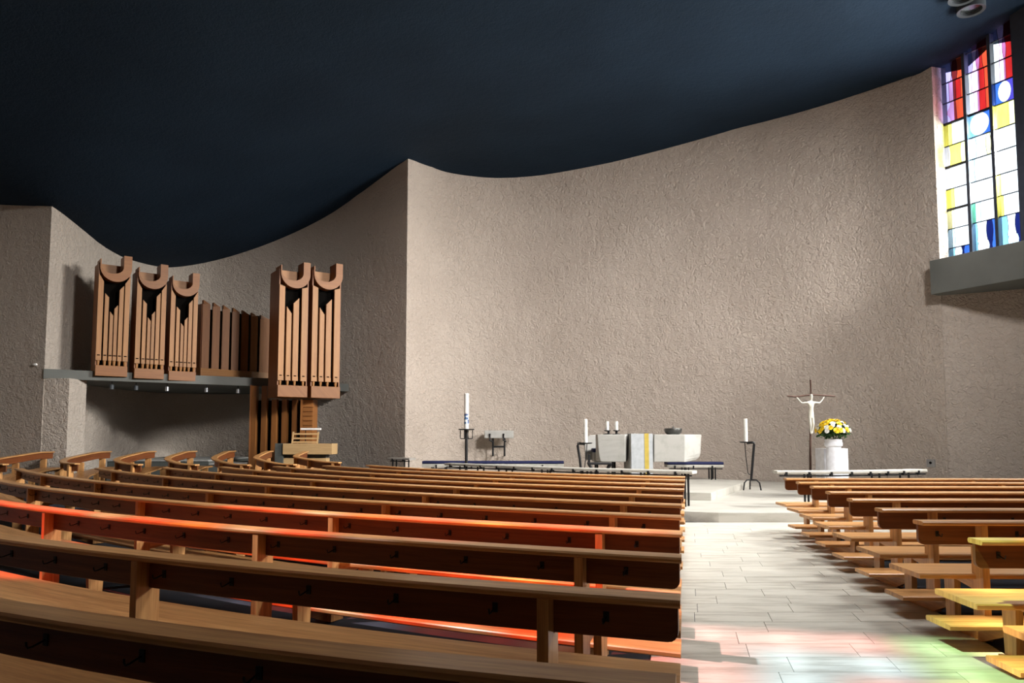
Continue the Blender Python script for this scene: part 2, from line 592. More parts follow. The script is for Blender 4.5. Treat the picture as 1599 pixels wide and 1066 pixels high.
wall('wall_niche', catmull(A_NICHE), -0.3, 11.6, M['plaster_left'], thin='se')
wall('wall_apse', catmull(A_APSE), -0.3, 11.6, M['plaster'], thin='s')
wall('wall_left', [(-16.5, -4.2), (-16.5, 18.9), (-13.02, 18.3), (-12.4, 18.18), (-12.0, 18.1), (-11.8, 18.06), (-11.5, 18.0)], -0.3, 11.6, M['plaster_left'], smooth=False, thin='e')
wall('wall_right', [(10.2, 17.33), (10.9, 16.95), (11.63, 16.5), (12.4, 15.6), (18.3, 5.0), (20.6, 0.5), (20.6, -4.2)], -0.3, 5.3, M['plaster'], smooth=False)
wall('wall_back', [(20.8, -4.2), (-16.6, -4.2)], -0.3, 11.6, M['plaster_left'], smooth=False)
# short pier standing below the gallery beam, at the left end of the niche
mb = MB()
mb.box((-11.54, 18.012, -0.1), (-10.88, 18.75, 2.84))
tag(mb.build('wall_pier', M['plaster_left'], bevel=0.01), kind='structure')

# ceiling: a hung surface through the tops of the walls
def ceiling_fn():
    P = np.array([t[:2] for t in TOPS]); Z = np.array([t[2] for t in TOPS])
    n = len(P)
    K = np.hypot(P[:, None, 0] - P[None, :, 0], P[:, None, 1] - P[None, :, 1])
    A = np.zeros((n + 3, n + 3))
    A[:n, :n] = K; A[:n, n] = 1; A[:n, n + 1:] = P; A[n, :n] = 1; A[n + 1:, :n] = P.T
    c = np.linalg.solve(A, np.concatenate([Z, [0, 0, 0]]))
    def f(x, y):
        return float(np.dot(c[:n], np.hypot(P[:, 0] - x, P[:, 1] - y)) + c[n] + c[n + 1] * x + c[n + 2] * y)
    return f
ceil_z = ceiling_fn()
# roof light over the pews: a hole in the ceiling, closed by a trimmed plate with coloured panes
HX0, HX1, HY0, HY1 = -11.5, -1.0, 2.0, 6.5
LAMP_WELLS = [(4.5, 8.5, 4.0, 8.0), (-0.5, 3.5, 7.5, 11.0)]   # ceiling openings added for the two fill lamps
def build_ceiling():
    xs = sorted(set(list(np.arange(-17.5, 21.6, 0.5)) + [HX0, HX1, 4.5, 8.5, -0.5, 3.5]))
    ys = sorted(set(list(np.arange(-5, 26.1, 0.5)) + [HY0, HY1, 4.0, 8.0, 7.5, 11.0]))
    n = len(xs)
    V = [(x, y, ceil_z(x, y)) for y in ys for x in xs]
    F = []
    for j in range(len(ys) - 1):
        for i in range(n - 1):
            cx, cy = (xs[i] + xs[i + 1]) / 2, (ys[j] + ys[j + 1]) / 2
            if HX0 < cx < HX1 and HY0 < cy < HY1: continue
            if any(a < cx < b and c < cy < d for a, b, c, d in LAMP_WELLS): continue
            if (Vector((cx, cy, 0)) - WIN0).dot(WOUT) > 0.75: continue
            F.append((j * n + i, j * n + i + 1, (j + 1) * n + i + 1, (j + 1) * n + i))
    mb = MB()
    mb.mesh_faces(V, F)
    o = mb.build('ceiling', M['ceiling'], smooth=True)
    tag(o, kind='structure')
build_ceiling()

# unseen boxes added around the fill lamps, closed above, a glass sheet below
for k, (a, b, c, d) in enumerate(LAMP_WELLS):
    mb = MB()
    zl = min(ceil_z(x, y) for x in (a, b) for y in (c, d)) - 0.06
    for lo, hi in (((a - 0.1, c - 0.1, zl), (a, d + 0.1, 12.4)), ((b, c - 0.1, zl), (b + 0.1, d + 0.1, 12.4)), ((a, c - 0.1, zl), (b, c, 12.4)), ((a, d, zl), (b, d + 0.1, 12.4)), ((a, c, 12.3), (b, d, 12.4))):
        mb.box(lo, hi)
    dm = tag(mb.build('trim_%d' % (4 + k), M['ceiling']), kind='structure')
    mb = MB()
    mb.poly([(a, c, 9.95), (b, c, 9.95), (b, d, 9.95), (a, d, 9.95)])
    mb.build('pane', GL['clear'], dm)
SKZ = 10.1
SK_ROT = math.radians(-14)
SK_L, SK_W = 8.8, 1.5
def build_skylight():
    off = SUN_DIR / -SUN_DIR.z * SKZ
    c = Vector((-0.4 - off.x, 5.25 - off.y, SKZ))
    ex = Vector((math.cos(SK_ROT), math.sin(SK_ROT), 0)); ey = Vector((-ex.y, ex.x, 0)); ez = Vector((0, 0, 1))
    # well sides and the plate around the strip
    mb = MB()
    t = 0.15
    mb.box((HX0 - t, HY0 - t, 8.2), (HX0, HY1 + t, SKZ + 0.1))
    mb.box((HX1, HY0 - t, 8.2), (HX1 + t, HY1 + t, SKZ + 0.1))
    mb.box((HX0, HY0 - t, 8.2), (HX1, HY0, SKZ + 0.1))
    mb.box((HX0, HY1, 8.2), (HX1, HY1 + t, SKZ + 0.1))
    inn = [c + ex * a * SK_L / 2 + ey * b * SK_W / 2 for a, b in ((-1, -1), (1, -1), (1, 1), (-1, 1))]
    out = [Vector((x, y, SKZ)) for x, y in ((HX0, HY0), (HX1, HY0), (HX1, HY1), (HX0, HY1))]
    for z in (0.0, 0.1):
        for i in range(4):
            j = (i + 1) % 4
            mb.poly([p + ez * z for p in (out[i], out[j], inn[j], inn[i])])
    for i in range(4):
        j = (i + 1) % 4
        mb.poly([inn[i], inn[j], inn[j] + ez * 0.1, inn[i] + ez * 0.1])
    well = mb.build('trim_1', M['ceiling'])
    tag(well, kind='structure')
    nx, ny = 18, 3
    dx, dy = SK_L / nx, SK_W / ny
    bars = MB()
    for i in range(nx + 1):
        q = c + ex * (-SK_L / 2 + i * dx)
        bars.prism([(-0.025, -SK_W / 2), (0.025, -SK_W / 2), (0.025, SK_W / 2), (-0.025, SK_W / 2)], q, ex, ey, ez, 0.0, 0.08)
    for j in range(ny + 1):
        q = c + ey * (-SK_W / 2 + j * dy)
        bars.prism([(-SK_L / 2, -0.02), (SK_L / 2, -0.02), (SK_L / 2, 0.02), (-SK_L / 2, 0.02)], q, ex, ey, ez, 0.01, 0.07)
    bars.build('glazing_bars', M['lead'], well)
    cols = ['sun_red sun_red sun_red', 'sun_pale sun_pale sun_red', 'sun_red sun_red sun_red', 'sun_red sun_red sun_pale', 'sun_red sun_pale sun_pale', 'sun_red sun_red sun_red',
            'sun_orange sun_red sun_red', 'sun_pale sun_pale sun_pale', 'sun_red sun_red sun_orange', 'sun_pale sun_red sun_red', 'sun_red sun_orange sun_orange', 'sun_pink sun_red sun_pink',
            'sun_pink sun_pink sun_pink', 'sun_blue sun_blue sun_pink', 'sun_pink sun_blue sun_pink', 'sun_gold sun_green sun_green', 'sun_gold sun_green sun_gold', 'sun_gold sun_yellow sun_yellow']
    for i in range(nx):
        ks = cols[i].split()
        for j in range(ny):
            q = c + ex * (-SK_L / 2 + (i + 0.5) * dx) + ey * (-SK_W / 2 + (j + 0.5) * dy)
            m2 = MB()
            m2.prism([(-dx / 2, -dy / 2), (dx / 2, -dy / 2), (dx / 2, dy / 2), (-dx / 2, dy / 2)], q, ex, ey, ez, 0.035, 0.037)
            # one sheet of glass: keep the top face only so that light is tinted once
            m2.f = m2.f[:1]; m2.uv = m2.uv[:1]
            m2.build('pane', GL[ks[j]], well)
build_skylight()

# sanctuary platforms
STEP1 = [(-2.35, 16.6), (-1.7, 16.25), (0.0, 14.7), (1.3, 13.5), (2.6, 12.55), (3.4, 12.2), (11.5, 12.2), (14.6, 12.2), (12.6, 15.6), (11.0, 17.0), (9.4, 18.9), (8.1, 20.1), (5.0, 22.1), (1.0, 23.4), (-0.4, 23.5), (-1.7, 23.2), (-3.2, 21.6), (-2.5, 19)]
def platform(name, pts, z0, z1):
    mb = MB()
    mb.prism(pts, Vector((0, 0, 0)), Vector((1, 0, 0)), Vector((0, 1, 0)), Vector((0, 0, 1)), z0, z1)
    return tag(mb.build(name, M['step_stone'], bevel=0.008), kind='structure')
platform('floor_sanctuary', STEP1, -0.05, 0.16)
platform('floor_altar_step', [(3.9, 14.5), (5.95, 18.5), (5.0, 19.8), (1.5, 20.6), (-1.4, 20.3), (-1.3, 18.2), (0.6, 16.3), (2.2, 14.9)], 0.159, 0.31)

# organ gallery beam, window beam
def beam(name, front, depth, z0, z1, mat):
    n = len(front)
    rings = []
    for i, p in enumerate(front):
        a = Vector(front[max(i - 1, 0)]); b = Vector(front[min(i + 1, n - 1)])
        t = (b - a).normalized()
        q = (p[0] - t.y * depth, p[1] + t.x * depth)
        rings.append([Vector((p[0], p[1], z0)), Vector((p[0], p[1], z1)), Vector((q[0], q[1], z1)), Vector((q[0], q[1], z0))])
    mb = MB()
    mb.rings(rings)
    return tag(mb.build(name, mat, bevel=0.008), kind='structure')
beam('trim_2', [(-11.5, 17.96), (-9.33, 19.4), (-6.94, 20.9), (-5.16, 23.2)], 5.0, 2.83, 3.07, M['concrete'])
beam('trim_3', [(9.92, 17.2), (10.89, 15.36), (16.6, 4.6), (21.0, -4.1)], 2.4, 4.76, 5.57, M['concrete'])

# ------------------------------------------------------------------ stained-glass window in the right wall
def build_window():
    z0, z1 = 5.70, 11.3
    W = 1.763
    o0 = Vector((WIN0.x, WIN0.y, 0))
    ex, ez, en = WDIR, Vector((0, 0, 1)), WOUT
    root = thing('window_1', (WIN0.x, WIN0.y, z0), None, None)
    tag(root, kind='structure')
    def put(mb, name, mat):
        o = mb.build(name, mat, None)
        o.parent = root
        o.matrix_parent_inverse = Matrix.Translation(-root.location)
        return o
    def bar(a0, a1, b0, b1, h0, h1, name, mat):
        m_ = MB()
        m_.prism([(a0, b0), (a1, b0), (a1, b1), (a0, b1)], o0, ex, ez, en, h0, h1)
        return put(m_, name, mat)
    lw = W / 3
    bar(-0.06, 0.035, z0 - 0.13, z1, -0.06, 0.2, 'frame', M['lead'])
    bar(W - 0.05, W + 0.5, z0 - 0.13, z1, -0.14, 0.3, 'frame', M['frame_paint'])
    bar(-0.06, W + 0.2, z0 - 0.13, z0 - 0.0, -0.02, 0.2, 'sill', M['frame_paint'])
    for k in (1, 2):
        bar(k * lw - 0.035, k * lw + 0.035, z0, z1, -0.05, 0.12, 'mullion', M['frame_paint'])
    ZB = [5.70, 5.95, 6.42, 6.90, 7.40, 7.95, 8.47, 9.03, 9.55, 10.05, 10.55, 11.2]
    D = {
        0: ['cyan:0.3 white:0.55 deep_blue:0.72 blue:1', 'cyan:0.2 white:0.62 deep_blue:0.82 blue:1', 'cyan:0.35 pale_cyan:0.72 deep_blue:1'],
        1: ['pale_cyan:0.25 white:1', 'cyan:0.14 white:0.6 deep_blue:0.8 blue:1', 'cyan:0.3 white:0.68 deep_blue:1'],
        2: ['pale_yellow:0.3 white:1', 'green:0.12 pale_cyan:0.35 white:1', 'yellow:0.2 white:1'],
        3: ['yellow:0.35 white:1', 'white:1', 'yellow:0.12 white:1'],
        4: ['white:1', 'pale_cyan:0.2 white:1', 'white:1'],
        5: ['white:0.2 yellow:0.75 pale_yellow:1', 'pale_cyan:0.25 white:0.75 pale_yellow:0.88 white:1', 'white:1'],
        6: ['yellow:0.35 white:1', 'C', 'yellow:0.6 pale_yellow:1'],
        7: ['L:mauve', 'white:0.28 rose:0.45 pink:0.52 red:0.8 orange:1', 'O'],
        8: ['lilac:0.3 mauve:0.5 wine:0.62 red:0.84 orange:1', 'white:0.2 rose:0.5 pink:0.55 red:0.78 orange:1', 'white:0.3 rose:0.5 pink:0.56 red:1'],
        9: ['lilac:0.4 mauve:0.5 wine:0.68 orange:1', 'lilac:0.25 rose:0.48 pink:0.55 red:0.75 orange:1', 'white:0.3 rose:0.5 pink:0.56 red:1'],
        10: ['lilac:0.4 pink:0.5 wine:1', 'lilac:0.3 pink:0.48 wine:1', 'lilac:0.3 rose:0.5 wine:1'],
    }
    def pane(pts, col):
        m_ = MB()
        m_.poly([o0 + ex * a + ez * b + en * 0.03 for a, b in pts])
        put(m_, 'pane', GL[col])
    for L in range(3):
        a0, a1 = L * lw + 0.036, (L + 1) * lw - 0.036
        if L == 2: a1 = W - 0.05
        for r in range(11):
            b0, b1 = ZB[r], ZB[r + 1]
            rh = b1 - b0
            spec = D[r][L]
            w_ = a1 - a0
            # glazing bar under the row
            thick = 0.05 if ((L == 0 and r in (3, 5, 7)) or (L == 1 and r == 7)) else (0.0 if r == 1 and L > 0 else 0.014)
            if thick: bar(a0, a1, b0 - thick / 2, b0 + thick / 2, 0.01, 0.06, 'glazing_bar', M['lead'])
            if spec in ('C', 'O'):
                inner, outer = ('white', 'cyan') if spec == 'C' else ('white', 'violet')
                cx, cz, rx, rz = ((a0 + a1) / 2 - 0.02, (b0 + b1) / 2, w_ * 0.42, rh * 0.47) if spec == 'C' else ((a0 + a1) / 2 - 0.02, (b0 + b1) / 2, w_ * 0.27, rh * 0.46)
                el = [(cx + rx * math.cos(2 * math.pi * k / 24), cz + rz * math.sin(2 * math.pi * k / 24)) for k in range(24)]
                pane(el, inner)
                # surround split into left and right halves
                lf = [(a0, b0), (cx, b0)] + [p for p in [(cx + rx * math.cos(t), cz + rz * math.sin(t)) for t in [math.radians(-90 - 15 * k) for k in range(13)]]] + [(cx, b1), (a0, b1)]
                rt = [(cx, b0), (a1, b0), (a1, b1), (cx, b1)] + [(cx + rx * math.cos(t), cz + rz * math.sin(t)) for t in [math.radians(90 - 15 * k) for k in range(13)]]
                pane(lf, outer if spec == 'C' else 'blue')
                pane(rt, 'blue' if spec == 'C' else outer)
                continue
            if spec == 'L:mauve':
                k = 8
                cur = [(a0 + w_ * (0.12 + 0.22 * abs(math.cos(math.pi * i / k))), b0 + rh * i / k) for i in range(k + 1)]
                pane([(a0, b0)] + cur + [(a0, b1)], 'lilac')
                pane(cur[::-1] + [(a0 + w_ * 0.5, b0), (a0 + w_ * 0.5, b1)], 'mauve')
                pane([(a0 + w_ * 0.5, b0), (a0 + w_ * 0.64, b0), (a0 + w_ * 0.6, b1), (a0 + w_ * 0.5, b1)], 'wine')
                pane([(a0 + w_ * 0.64, b0), (a1, b0), (a1, b1), (a0 + w_ * 0.6, b1)], 'orange')
                continue
            x = 0.0
            bow = 0.0
            parts_ = spec.split()
            curve_prev = [(a0, b0 + rh * i / 6) for i in range(7)]
            for q, s_ in enumerate(parts_):
                c_, e_ = s_.split(':')
                e_ = float(e_)
                if q == len(parts_) - 1:
                    cur = [(a1, b0 + rh * i / 6) for i in range(7)]
                else:
                    bw = 0.05 * w_ * (1 if (r + q) % 2 else -1) * (1 if r in (0, 1, 4, 5, 9, 10, 11) else 0)
                    cur = [(a0 + w_ * e_ + bw * math.sin(math.pi * i / 6), b0 + rh * i / 6) for i in range(7)]
                pane(curve_prev[::-1] + cur, c_)
                if q < len(parts_) - 1:
                    m_ = MB()
                    m_.tube([o0 + ex * a + ez * b + en * 0.03 for a, b in cur], 0.005, 4)
                    put(m_, 'lead_line', M['lead'])
                curve_prev = cur
build_window()
# further bays out of the picture, plain pale glass, and the piers between them
for k, s0 in enumerate(BAYS):
    mb = MB()
    z0, z1 = 5.57, 11.4
    for a0, a1 in ((0.0, 0.07), (0.6, 0.66), (1.24, 1.3), (1.83, 1.9)):
        mb.prism([(s0 + a0, z0), (s0 + a1, z0), (s0 + a1, z1), (s0 + a0, z1)], WIN0, WDIR, Vector((0, 0, 1)), WOUT, 0.0, 0.12)
    fr = mb.build('window_%d' % (k + 2), M['frame_paint'])
    tag(fr, kind='structure')
    m2 = MB()
    m2.poly([WIN0 + WDIR * a + Vector((0, 0, b)) + WOUT * 0.05 for a, b in ((s0, z0), (s0 + 1.9, z0), (s0 + 1.9, z1), (s0, z1))])
    m2.build('pane', GL['clear'], fr)
mb = MB()
edges = [1.77] + sum([[s0, s0 + 1.9] for s0 in BAYS], []) + [20.0]
for a, b in zip(edges[0::2], edges[1::2]):
    mb.prism([(a, 5.4), (b, 5.4), (b, 11.6), (a, 11.6)], WIN0, WDIR, Vector((0, 0, 1)), WOUT, -0.02, 0.4)
tag(mb.build('wall_window_piers', M['plaster']), kind='structure')

# ------------------------------------------------------------------ pews
def resample(P, step):
    P = np.array(P, float)
    d = np.concatenate([[0], np.cumsum(np.hypot(*np.diff(P, axis=0).T))])
    n = max(2, int(round(d[-1] / step)) + 1)
    s = np.linspace(0, d[-1], n)
    return np.stack([np.interp(s, d, P[:, 0]), np.interp(s, d, P[:, 1])], 1), s

class Path:
    """plan curve of a pew: far edge of the book ledge, travelling left to right; u points forward"""
    def __init__(self, P):
        P = np.array(P, float)
        self.P = P
        self.s = np.concatenate([[0], np.cumsum(np.hypot(*np.diff(P, axis=0).T))])
        self.L = float(self.s[-1])
    def at(self, s):
        x = np.interp(s, self.s, self.P[:, 0]); y = np.interp(s, self.s, self.P[:, 1])
        e = 0.05
        a, b = max(0, s - e), min(self.L, s + e)
        tx = np.interp(b, self.s, self.P[:, 0]) - np.interp(a, self.s, self.P[:, 0])
        ty = np.interp(b, self.s, self.P[:, 1]) - np.interp(a, self.s, self.P[:, 1])
        l = math.hypot(tx, ty)
        return Vector((x, y, 0)), Vector((tx / l, ty / l, 0)), Vector((-ty / l, tx / l, 0))

def sweep(path, prof, s0, s1, step, org, zf, round_end=0.0, cut=None):
    """sweep a (u,z) profile along the path between arc lengths"""
    ss = list(np.linspace(s0, s1, max(2, int((s1 - s0) / step) + 1)))
    if round_end:
        ex = [round_end * (1 - math.cos(math.radians(a))) for a in (0, 22, 45, 67, 90)]
        ss = sorted(set(ss + [s0 + e for e in ex] + [s1 - e for e in ex]))
    zmin = min(z for u, z in prof)
    rings, us = [], []
    for s in ss:
        p, t, n = path.at(s)
        zb = zf(p.x, p.y)
        up = 0.0
        if round_end:
            d = min(s - s0, s1 - s)
            if d < round_end:
                up = round_end * (1 - math.sqrt(max(0, 1 - (1 - d / round_end) ** 2)))
        sh = 0.0
        if cut is not None:          # the end towards the aisle is cut along the aisle line
            _, t1, n1 = path.at(path.L)
            sh = max(0.0, 1 - (path.L - s) / 0.6) * cut.dot(t1) / cut.dot(n1)
        ring = [p + n * u + t * (u * sh) + Vector((0, 0, max(z, zmin + up) + zb)) - org for u, z in prof]
        rings.append(ring)
    mb = MB()
    n = len(prof)
    per = [0]
    for k in range(n):
        a, b = prof[k], prof[(k + 1) % n]
        per.append(per[-1] + math.hypot(b[0] - a[0], b[1] - a[1]))
    for r in rings: mb.v += [tuple(q) for q in r]
    for a in range(len(rings) - 1):
        for k in range(n):
            k2 = (k + 1) % n
            mb.f.append((a * n + k, a * n + k2, (a + 1) * n + k2, (a + 1) * n + k))
            mb.uv.append([(ss[a], per[k]), (ss[a], per[k + 1]), (ss[a + 1], per[k + 1]), (ss[a + 1], per[k])])
    for a, rev in ((0, True), (len(rings) - 1, False)):
        f = [a * n + k for k in range(n)]
        if rev: f = f[::-1]
        mb.f.append(tuple(f))
        mb.uv.append([(prof[q - a * n][1] * 0.3, prof[q - a * n][0]) for q in f])
    return mb

def cham(u0, u1, z0, z1, c=0.007):
    return [(u0 + c, z0), (u1 - c, z0), (u1, z0 + c), (u1, z1 - c), (u1 - c, z1), (u0 + c, z1), (u0, z1 - c), (u0, z0 + c)]

def hook_mesh():
    mb = MB()
    mb.box((-0.011, -0.004, -0.019), (0.011, 0.001, 0.019))
    mb.tube([(0, -0.003, 0), (0, -0.045, -0.012), (0, -0.06, -0.013), (0, -0.065, -0.004), (0, -0.066, 0.008)], 0.0034, 6)
    o = mb.build('bag_hook', M['iron'])
    me = o.data
    bpy.data.objects.remove(o)
    return me
HOOK = hook_mesh()

def make_pew(path, label, posts, hooks=0.0, kneeler=True, group=None, zf=lambda x, y: 0.0, step=0.35, name='pew', cut=None, kneel_from=0.01):
    c, _, _ = path.at(path.L / 2)
    org = Vector((c.x, c.y, zf(c.x, c.y)))
    root = thing(name, org, label, 'pew', group)
    L = path.L
    led = sweep(path, cham(-0.142, 0.0, 0.785, 0.814, 0.009), 0, L, step, org, zf, cut=cut).build('book_ledge', M['oak'], root, True)
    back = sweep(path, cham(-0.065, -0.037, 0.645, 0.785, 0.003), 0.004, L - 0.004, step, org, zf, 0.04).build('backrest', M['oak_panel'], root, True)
    sweep(path, cham(-0.05, 0.40, 0.405, 0.44, 0.008), 0.01, L - 0.01, step, org, zf, cut=cut).build('seat', M['oak'], root, True)
    if kneeler:
        sweep(path, cham(-0.41, -0.11, 0.14, 0.173, 0.007), kneel_from if kneel_from >= 0 else L + kneel_from, L - 0.01, step, org, zf, cut=cut).build('kneeler', M['oak'], root, True)
    Z = Vector((0, 0, 1))
    for s in posts:
        if s > L - 0.2 or s < 0.05: continue
        p, t, n = path.at(L - s)
        base = Vector((p.x, p.y, zf(p.x, p.y))) - org
        mb = MB()
        mb.prism([(-0.136, 0.0), (-0.004, 0.0), (-0.004, 0.640), (-0.066, 0.640), (-0.066, 0.785), (-0.136, 0.785)], base, n, Z, t, -0.023, 0.023)
        po = mb.build('post', M['oak'], root)
        mb = MB()
        if kneeler:
            mb.prism([(0.37, 0.0), (0.37, 0.045), (0.0, 0.085), (-0.137, 0.139), (-0.40, 0.139), (-0.40, 0.105), (-0.14, 0.0)], base, n, Z, t, -0.05, -0.0235)
        else:
            mb.prism([(0.37, 0.0), (0.37, 0.045), (0.0, 0.085), (-0.13, 0.06), (-0.13, 0.0)], base, n, Z, t, -0.05, -0.0235)
        mb.build('foot_board', M['oak'], po)
        mb = MB()
        mb.prism([(0.235, 0.03), (0.345, 0.03), (0.36, 0.405), (0.22, 0.405)], base, n, Z, t, -0.023, 0.023)
        mb.build('seat_leg', M['oak'], root)
        mb = MB()
        mb.prism([(-0.004, 0.33), (0.22, 0.36), (0.22, 0.404), (-0.004, 0.404)], base, n, Z, t, -0.02, 0.02)
        mb.build('seat_bracket', M['oak'], root)
    if hooks:
        s = 0.27
        while s < L - 0.1:
            if min([abs(s - q) for q in posts] + [9]) > 0.06:
                p, t, n = path.at(L - s)
                h = bpy.data.objects.new('bag_hook', HOOK)
                COL.objects.link(h)
                h.parent = back
                q = p + n * -0.065 + Z * (0.722 + zf(p.x, p.y)) - org
                h.location = q
                h.rotation_euler = (0, 0, math.atan2(t.y, t.x))
            s += hooks
    return root

ROT = math.radians(-28)
CR, SR = math.cos(ROT), math.sin(ROT)
# rows of the long left block, nearest the altar first: quadratic coefficients in a frame turned by 28 degrees
LEFT = {
    1: ((0.04977, 0.45106, 11.93069), -9.894, -2.919), 2: ((0.03944, 0.32648, 10.79226), -10.546, -2.699),
    3: ((0.03503, 0.28, 9.73866), -11.158, -2.459), 4: ((0.03248, 0.26519, 8.84299), -11.973, -2.237),
    5: ((0.02356, 0.14551, 7.62391), -12.575, -1.991), 6: ((0.02174, 0.13718, 6.66089), -13.51, -1.75),
    7: ((0.01971, 0.13541, 5.70582), -14.671, -1.502), 8: ((0.02259, 0.16471, 4.80719), -13.9, -1.255),
    9: ((0.02488, 0.18644, 3.88085), -11.0, -1.008), 10: ((0.02782, 0.21475, 2.9304), -8.0, -0.761),
    11: ((0.04328, 0.27856, 1.98526), -5.0, -0.521)}
ORD = ['frontmost', 'second', 'third', 'fourth', 'fifth', 'sixth', 'seventh', 'eighth', 'ninth', 'tenth', 'eleventh']
LEFT_LABEL = {
    1: 'shortest oak pew of the left block, nearest the altar rail',
    2: 'second oak pew from the altar in the left block',
    3: 'third oak pew from the altar in the left block',
    4: 'fourth oak pew from the altar in the left block',
    5: 'fifth oak pew from the altar in the left block',
    6: 'sixth oak pew from the altar in the left block',
    7: 'seventh oak pew from the altar, last plain one before the red sunlit pews',
    8: 'oak pew with red light on its right half, left of the aisle',
    9: 'oak pew with red and bluish light on its left end, left block',
    10: 'dark oak pew just behind the red-lit pews, second nearest the camera',
    11: 'dark oak pew nearest the camera, cut by the bottom edge'}
POSTS = [0.5, 2.65, 5.2, 8.0, 10.6, 13.1]
for k, (cf, q0, q1) in LEFT.items():
    qs = np.linspace(q0, q1, 60)
    v = cf[0] * qs * qs + cf[1] * qs + cf[2]
    P = np.stack([CR * qs - SR * v, SR * qs + CR * v], 1)
    make_pew(Path(P), LEFT_LABEL[k], POSTS, hooks=0.45 if k > 4 else 0, group='pews of the left block', zf=floor_z if k < 8 else (lambda x, y: 0.0), cut=Vector((0.2389, 1.0, 0)).normalized(), kneel_from=-2.3 if k == 10 else 0.01)

RIGHT = [((3.89, 10.6), (7.26, 10.48)), ((3.74, 9.75), (6.63, 9.58)), ((3.59, 8.93), (6.04, 8.73)), ((3.41, 8.06), (5.43, 7.85)), ((3.22, 7.13), (4.89, 7.02)),
         ((3.02, 6.18), (4.2, 6.10)), ((2.86, 5.3), (3.64, 5.25)), ((2.67, 4.36), (2.97, 4.34)), ((2.49, 3.44), (2.80, 3.42))]
RL = ['oak pew of the right block nearest the altar', 'second oak pew from the altar, right of the aisle', 'third oak pew from the altar, right of the aisle',
      'fourth oak pew from the altar, right of the aisle', 'fifth oak pew from the altar, right of the aisle', 'sixth oak pew from the altar, right of the aisle',
      'oak pew with yellow-green light on its ledge end, right of the aisle', 'oak pew lit golden yellow, at the right edge beside the coloured floor light', 'rearmost oak pew of the right block, only its seat and kneeler ends in view']
for i, (a, b) in enumerate(RIGHT):
    dx, dy = b[0] - a[0], b[1] - a[1]
    sl = -0.03
    Lr = 8.5 if i < 6 else 7.0
    P = [(a[0] + Lr * q, a[1] + (sl * Lr * q) + 0.012 * (Lr * q) ** 2 * 0.0) for q in np.linspace(0, 1, 12)]
    PR = Path(P)
    make_pew(PR, RL[i], [PR.L - q for q in (0.42, 2.6, 4.8, 6.9)], hooks=0.55, group='pews of the right block', step=0.8)

# curved pews of the choir corner at far left: near end, bend, far end in plan
CURVED = {
    'A': ((-10.08, 14.8), (-10.85, 15.6), (-10.97, 18.0 - 0.3)), 'B': ((-8.83, 15.1), (-9.56, 16.0), (-9.76, 18.0)),
    'C': ((-7.54, 15.1), (-8.48, 16.0), (-8.77, 18.2)), 'D': ((-6.43, 15.2), (-7.53, 16.3), (-7.89, 18.5)),
    'E': ((-5.4, 15.3), (-6.54, 16.4), (-6.99, 18.7)), 'F': ((-4.51, 15.5), (-5.67, 16.6), (-5.98, 18.5)), 'G': ((-3.69, 16.0), (-4.88, 17.0), (-5.04, 18.3))}
CL = ['curved oak pew at far left, before the corner of the left wall', 'curved oak pew before the short pier below the organ beam', 'curved oak pew, third of the choir corner from the left',
      'curved oak pew with the stepped plinth end behind it', 'curved oak pew left of the tall organ boards', 'curved oak pew before the dark side of the organ console', 'curved oak pew before the pale front of the organ console']
def bend(a, b, c):
    # round plan curve through the near end, the bend and the far end
    a, b, c = (np.array(p, float) for p in (a, b, c))
    a2 = a + np.array([-0.42, 0.16]) * min(1.0, np.linalg.norm(b - a) / 1.5)
    c2 = c + (b - c) * 0.45 + np.array([-0.05, 0.0])
    return catmull([a, a2, b, c2, c], 7)[::-1]
for i, (k, (a, b, c)) in enumerate(CURVED.items()):
    P = Path(bend(a, b, c))
    make_pew(P, CL[i], [0.16, 0.9, P.L - 1.3, P.L - 0.3], hooks=0, kneeler=False, group='curved pews of the choir corner', zf=floor_z, step=0.12, name='curved_pew')
make_pew(Path(bend((-11.6, 14.7), (-12.25, 15.5), (-12.42, 17.9))), 'curved oak pew cut by the left edge of the picture', [0.16, 0.9, 2.0], hooks=0, kneeler=False, group='curved pews of the choir corner', zf=floor_z, step=0.12, name='curved_pew')

# ------------------------------------------------------------------ organ
def J_profile(w_, zc, up_l, up_r, th):
    """front outline of a tower crown: outer half circle with a tall right horn, inner shifted half ellipse"""
    r = w_ / 2
    pts = [(0.0, zc + up_l)]
    for k in range(17):
        a = math.pi + math.pi * k / 16
        pts.append((r + r * math.cos(a), zc + r * math.sin(a)))
    pts.append((w_, zc + up_r))
    pts.append((w_ - th, zc + up_r))
    x0, x1 = 0.025, w_ - th
    for k in range(17):
        a = 2 * math.pi - math.pi * k / 16
        pts.append(((x0 + x1) / 2 + (x1 - x0) / 2 * math.cos(a), zc + 0.02 + (r - th) * 1.05 * math.sin(a)))
    pts.append((x0, zc + up_l))
    return pts

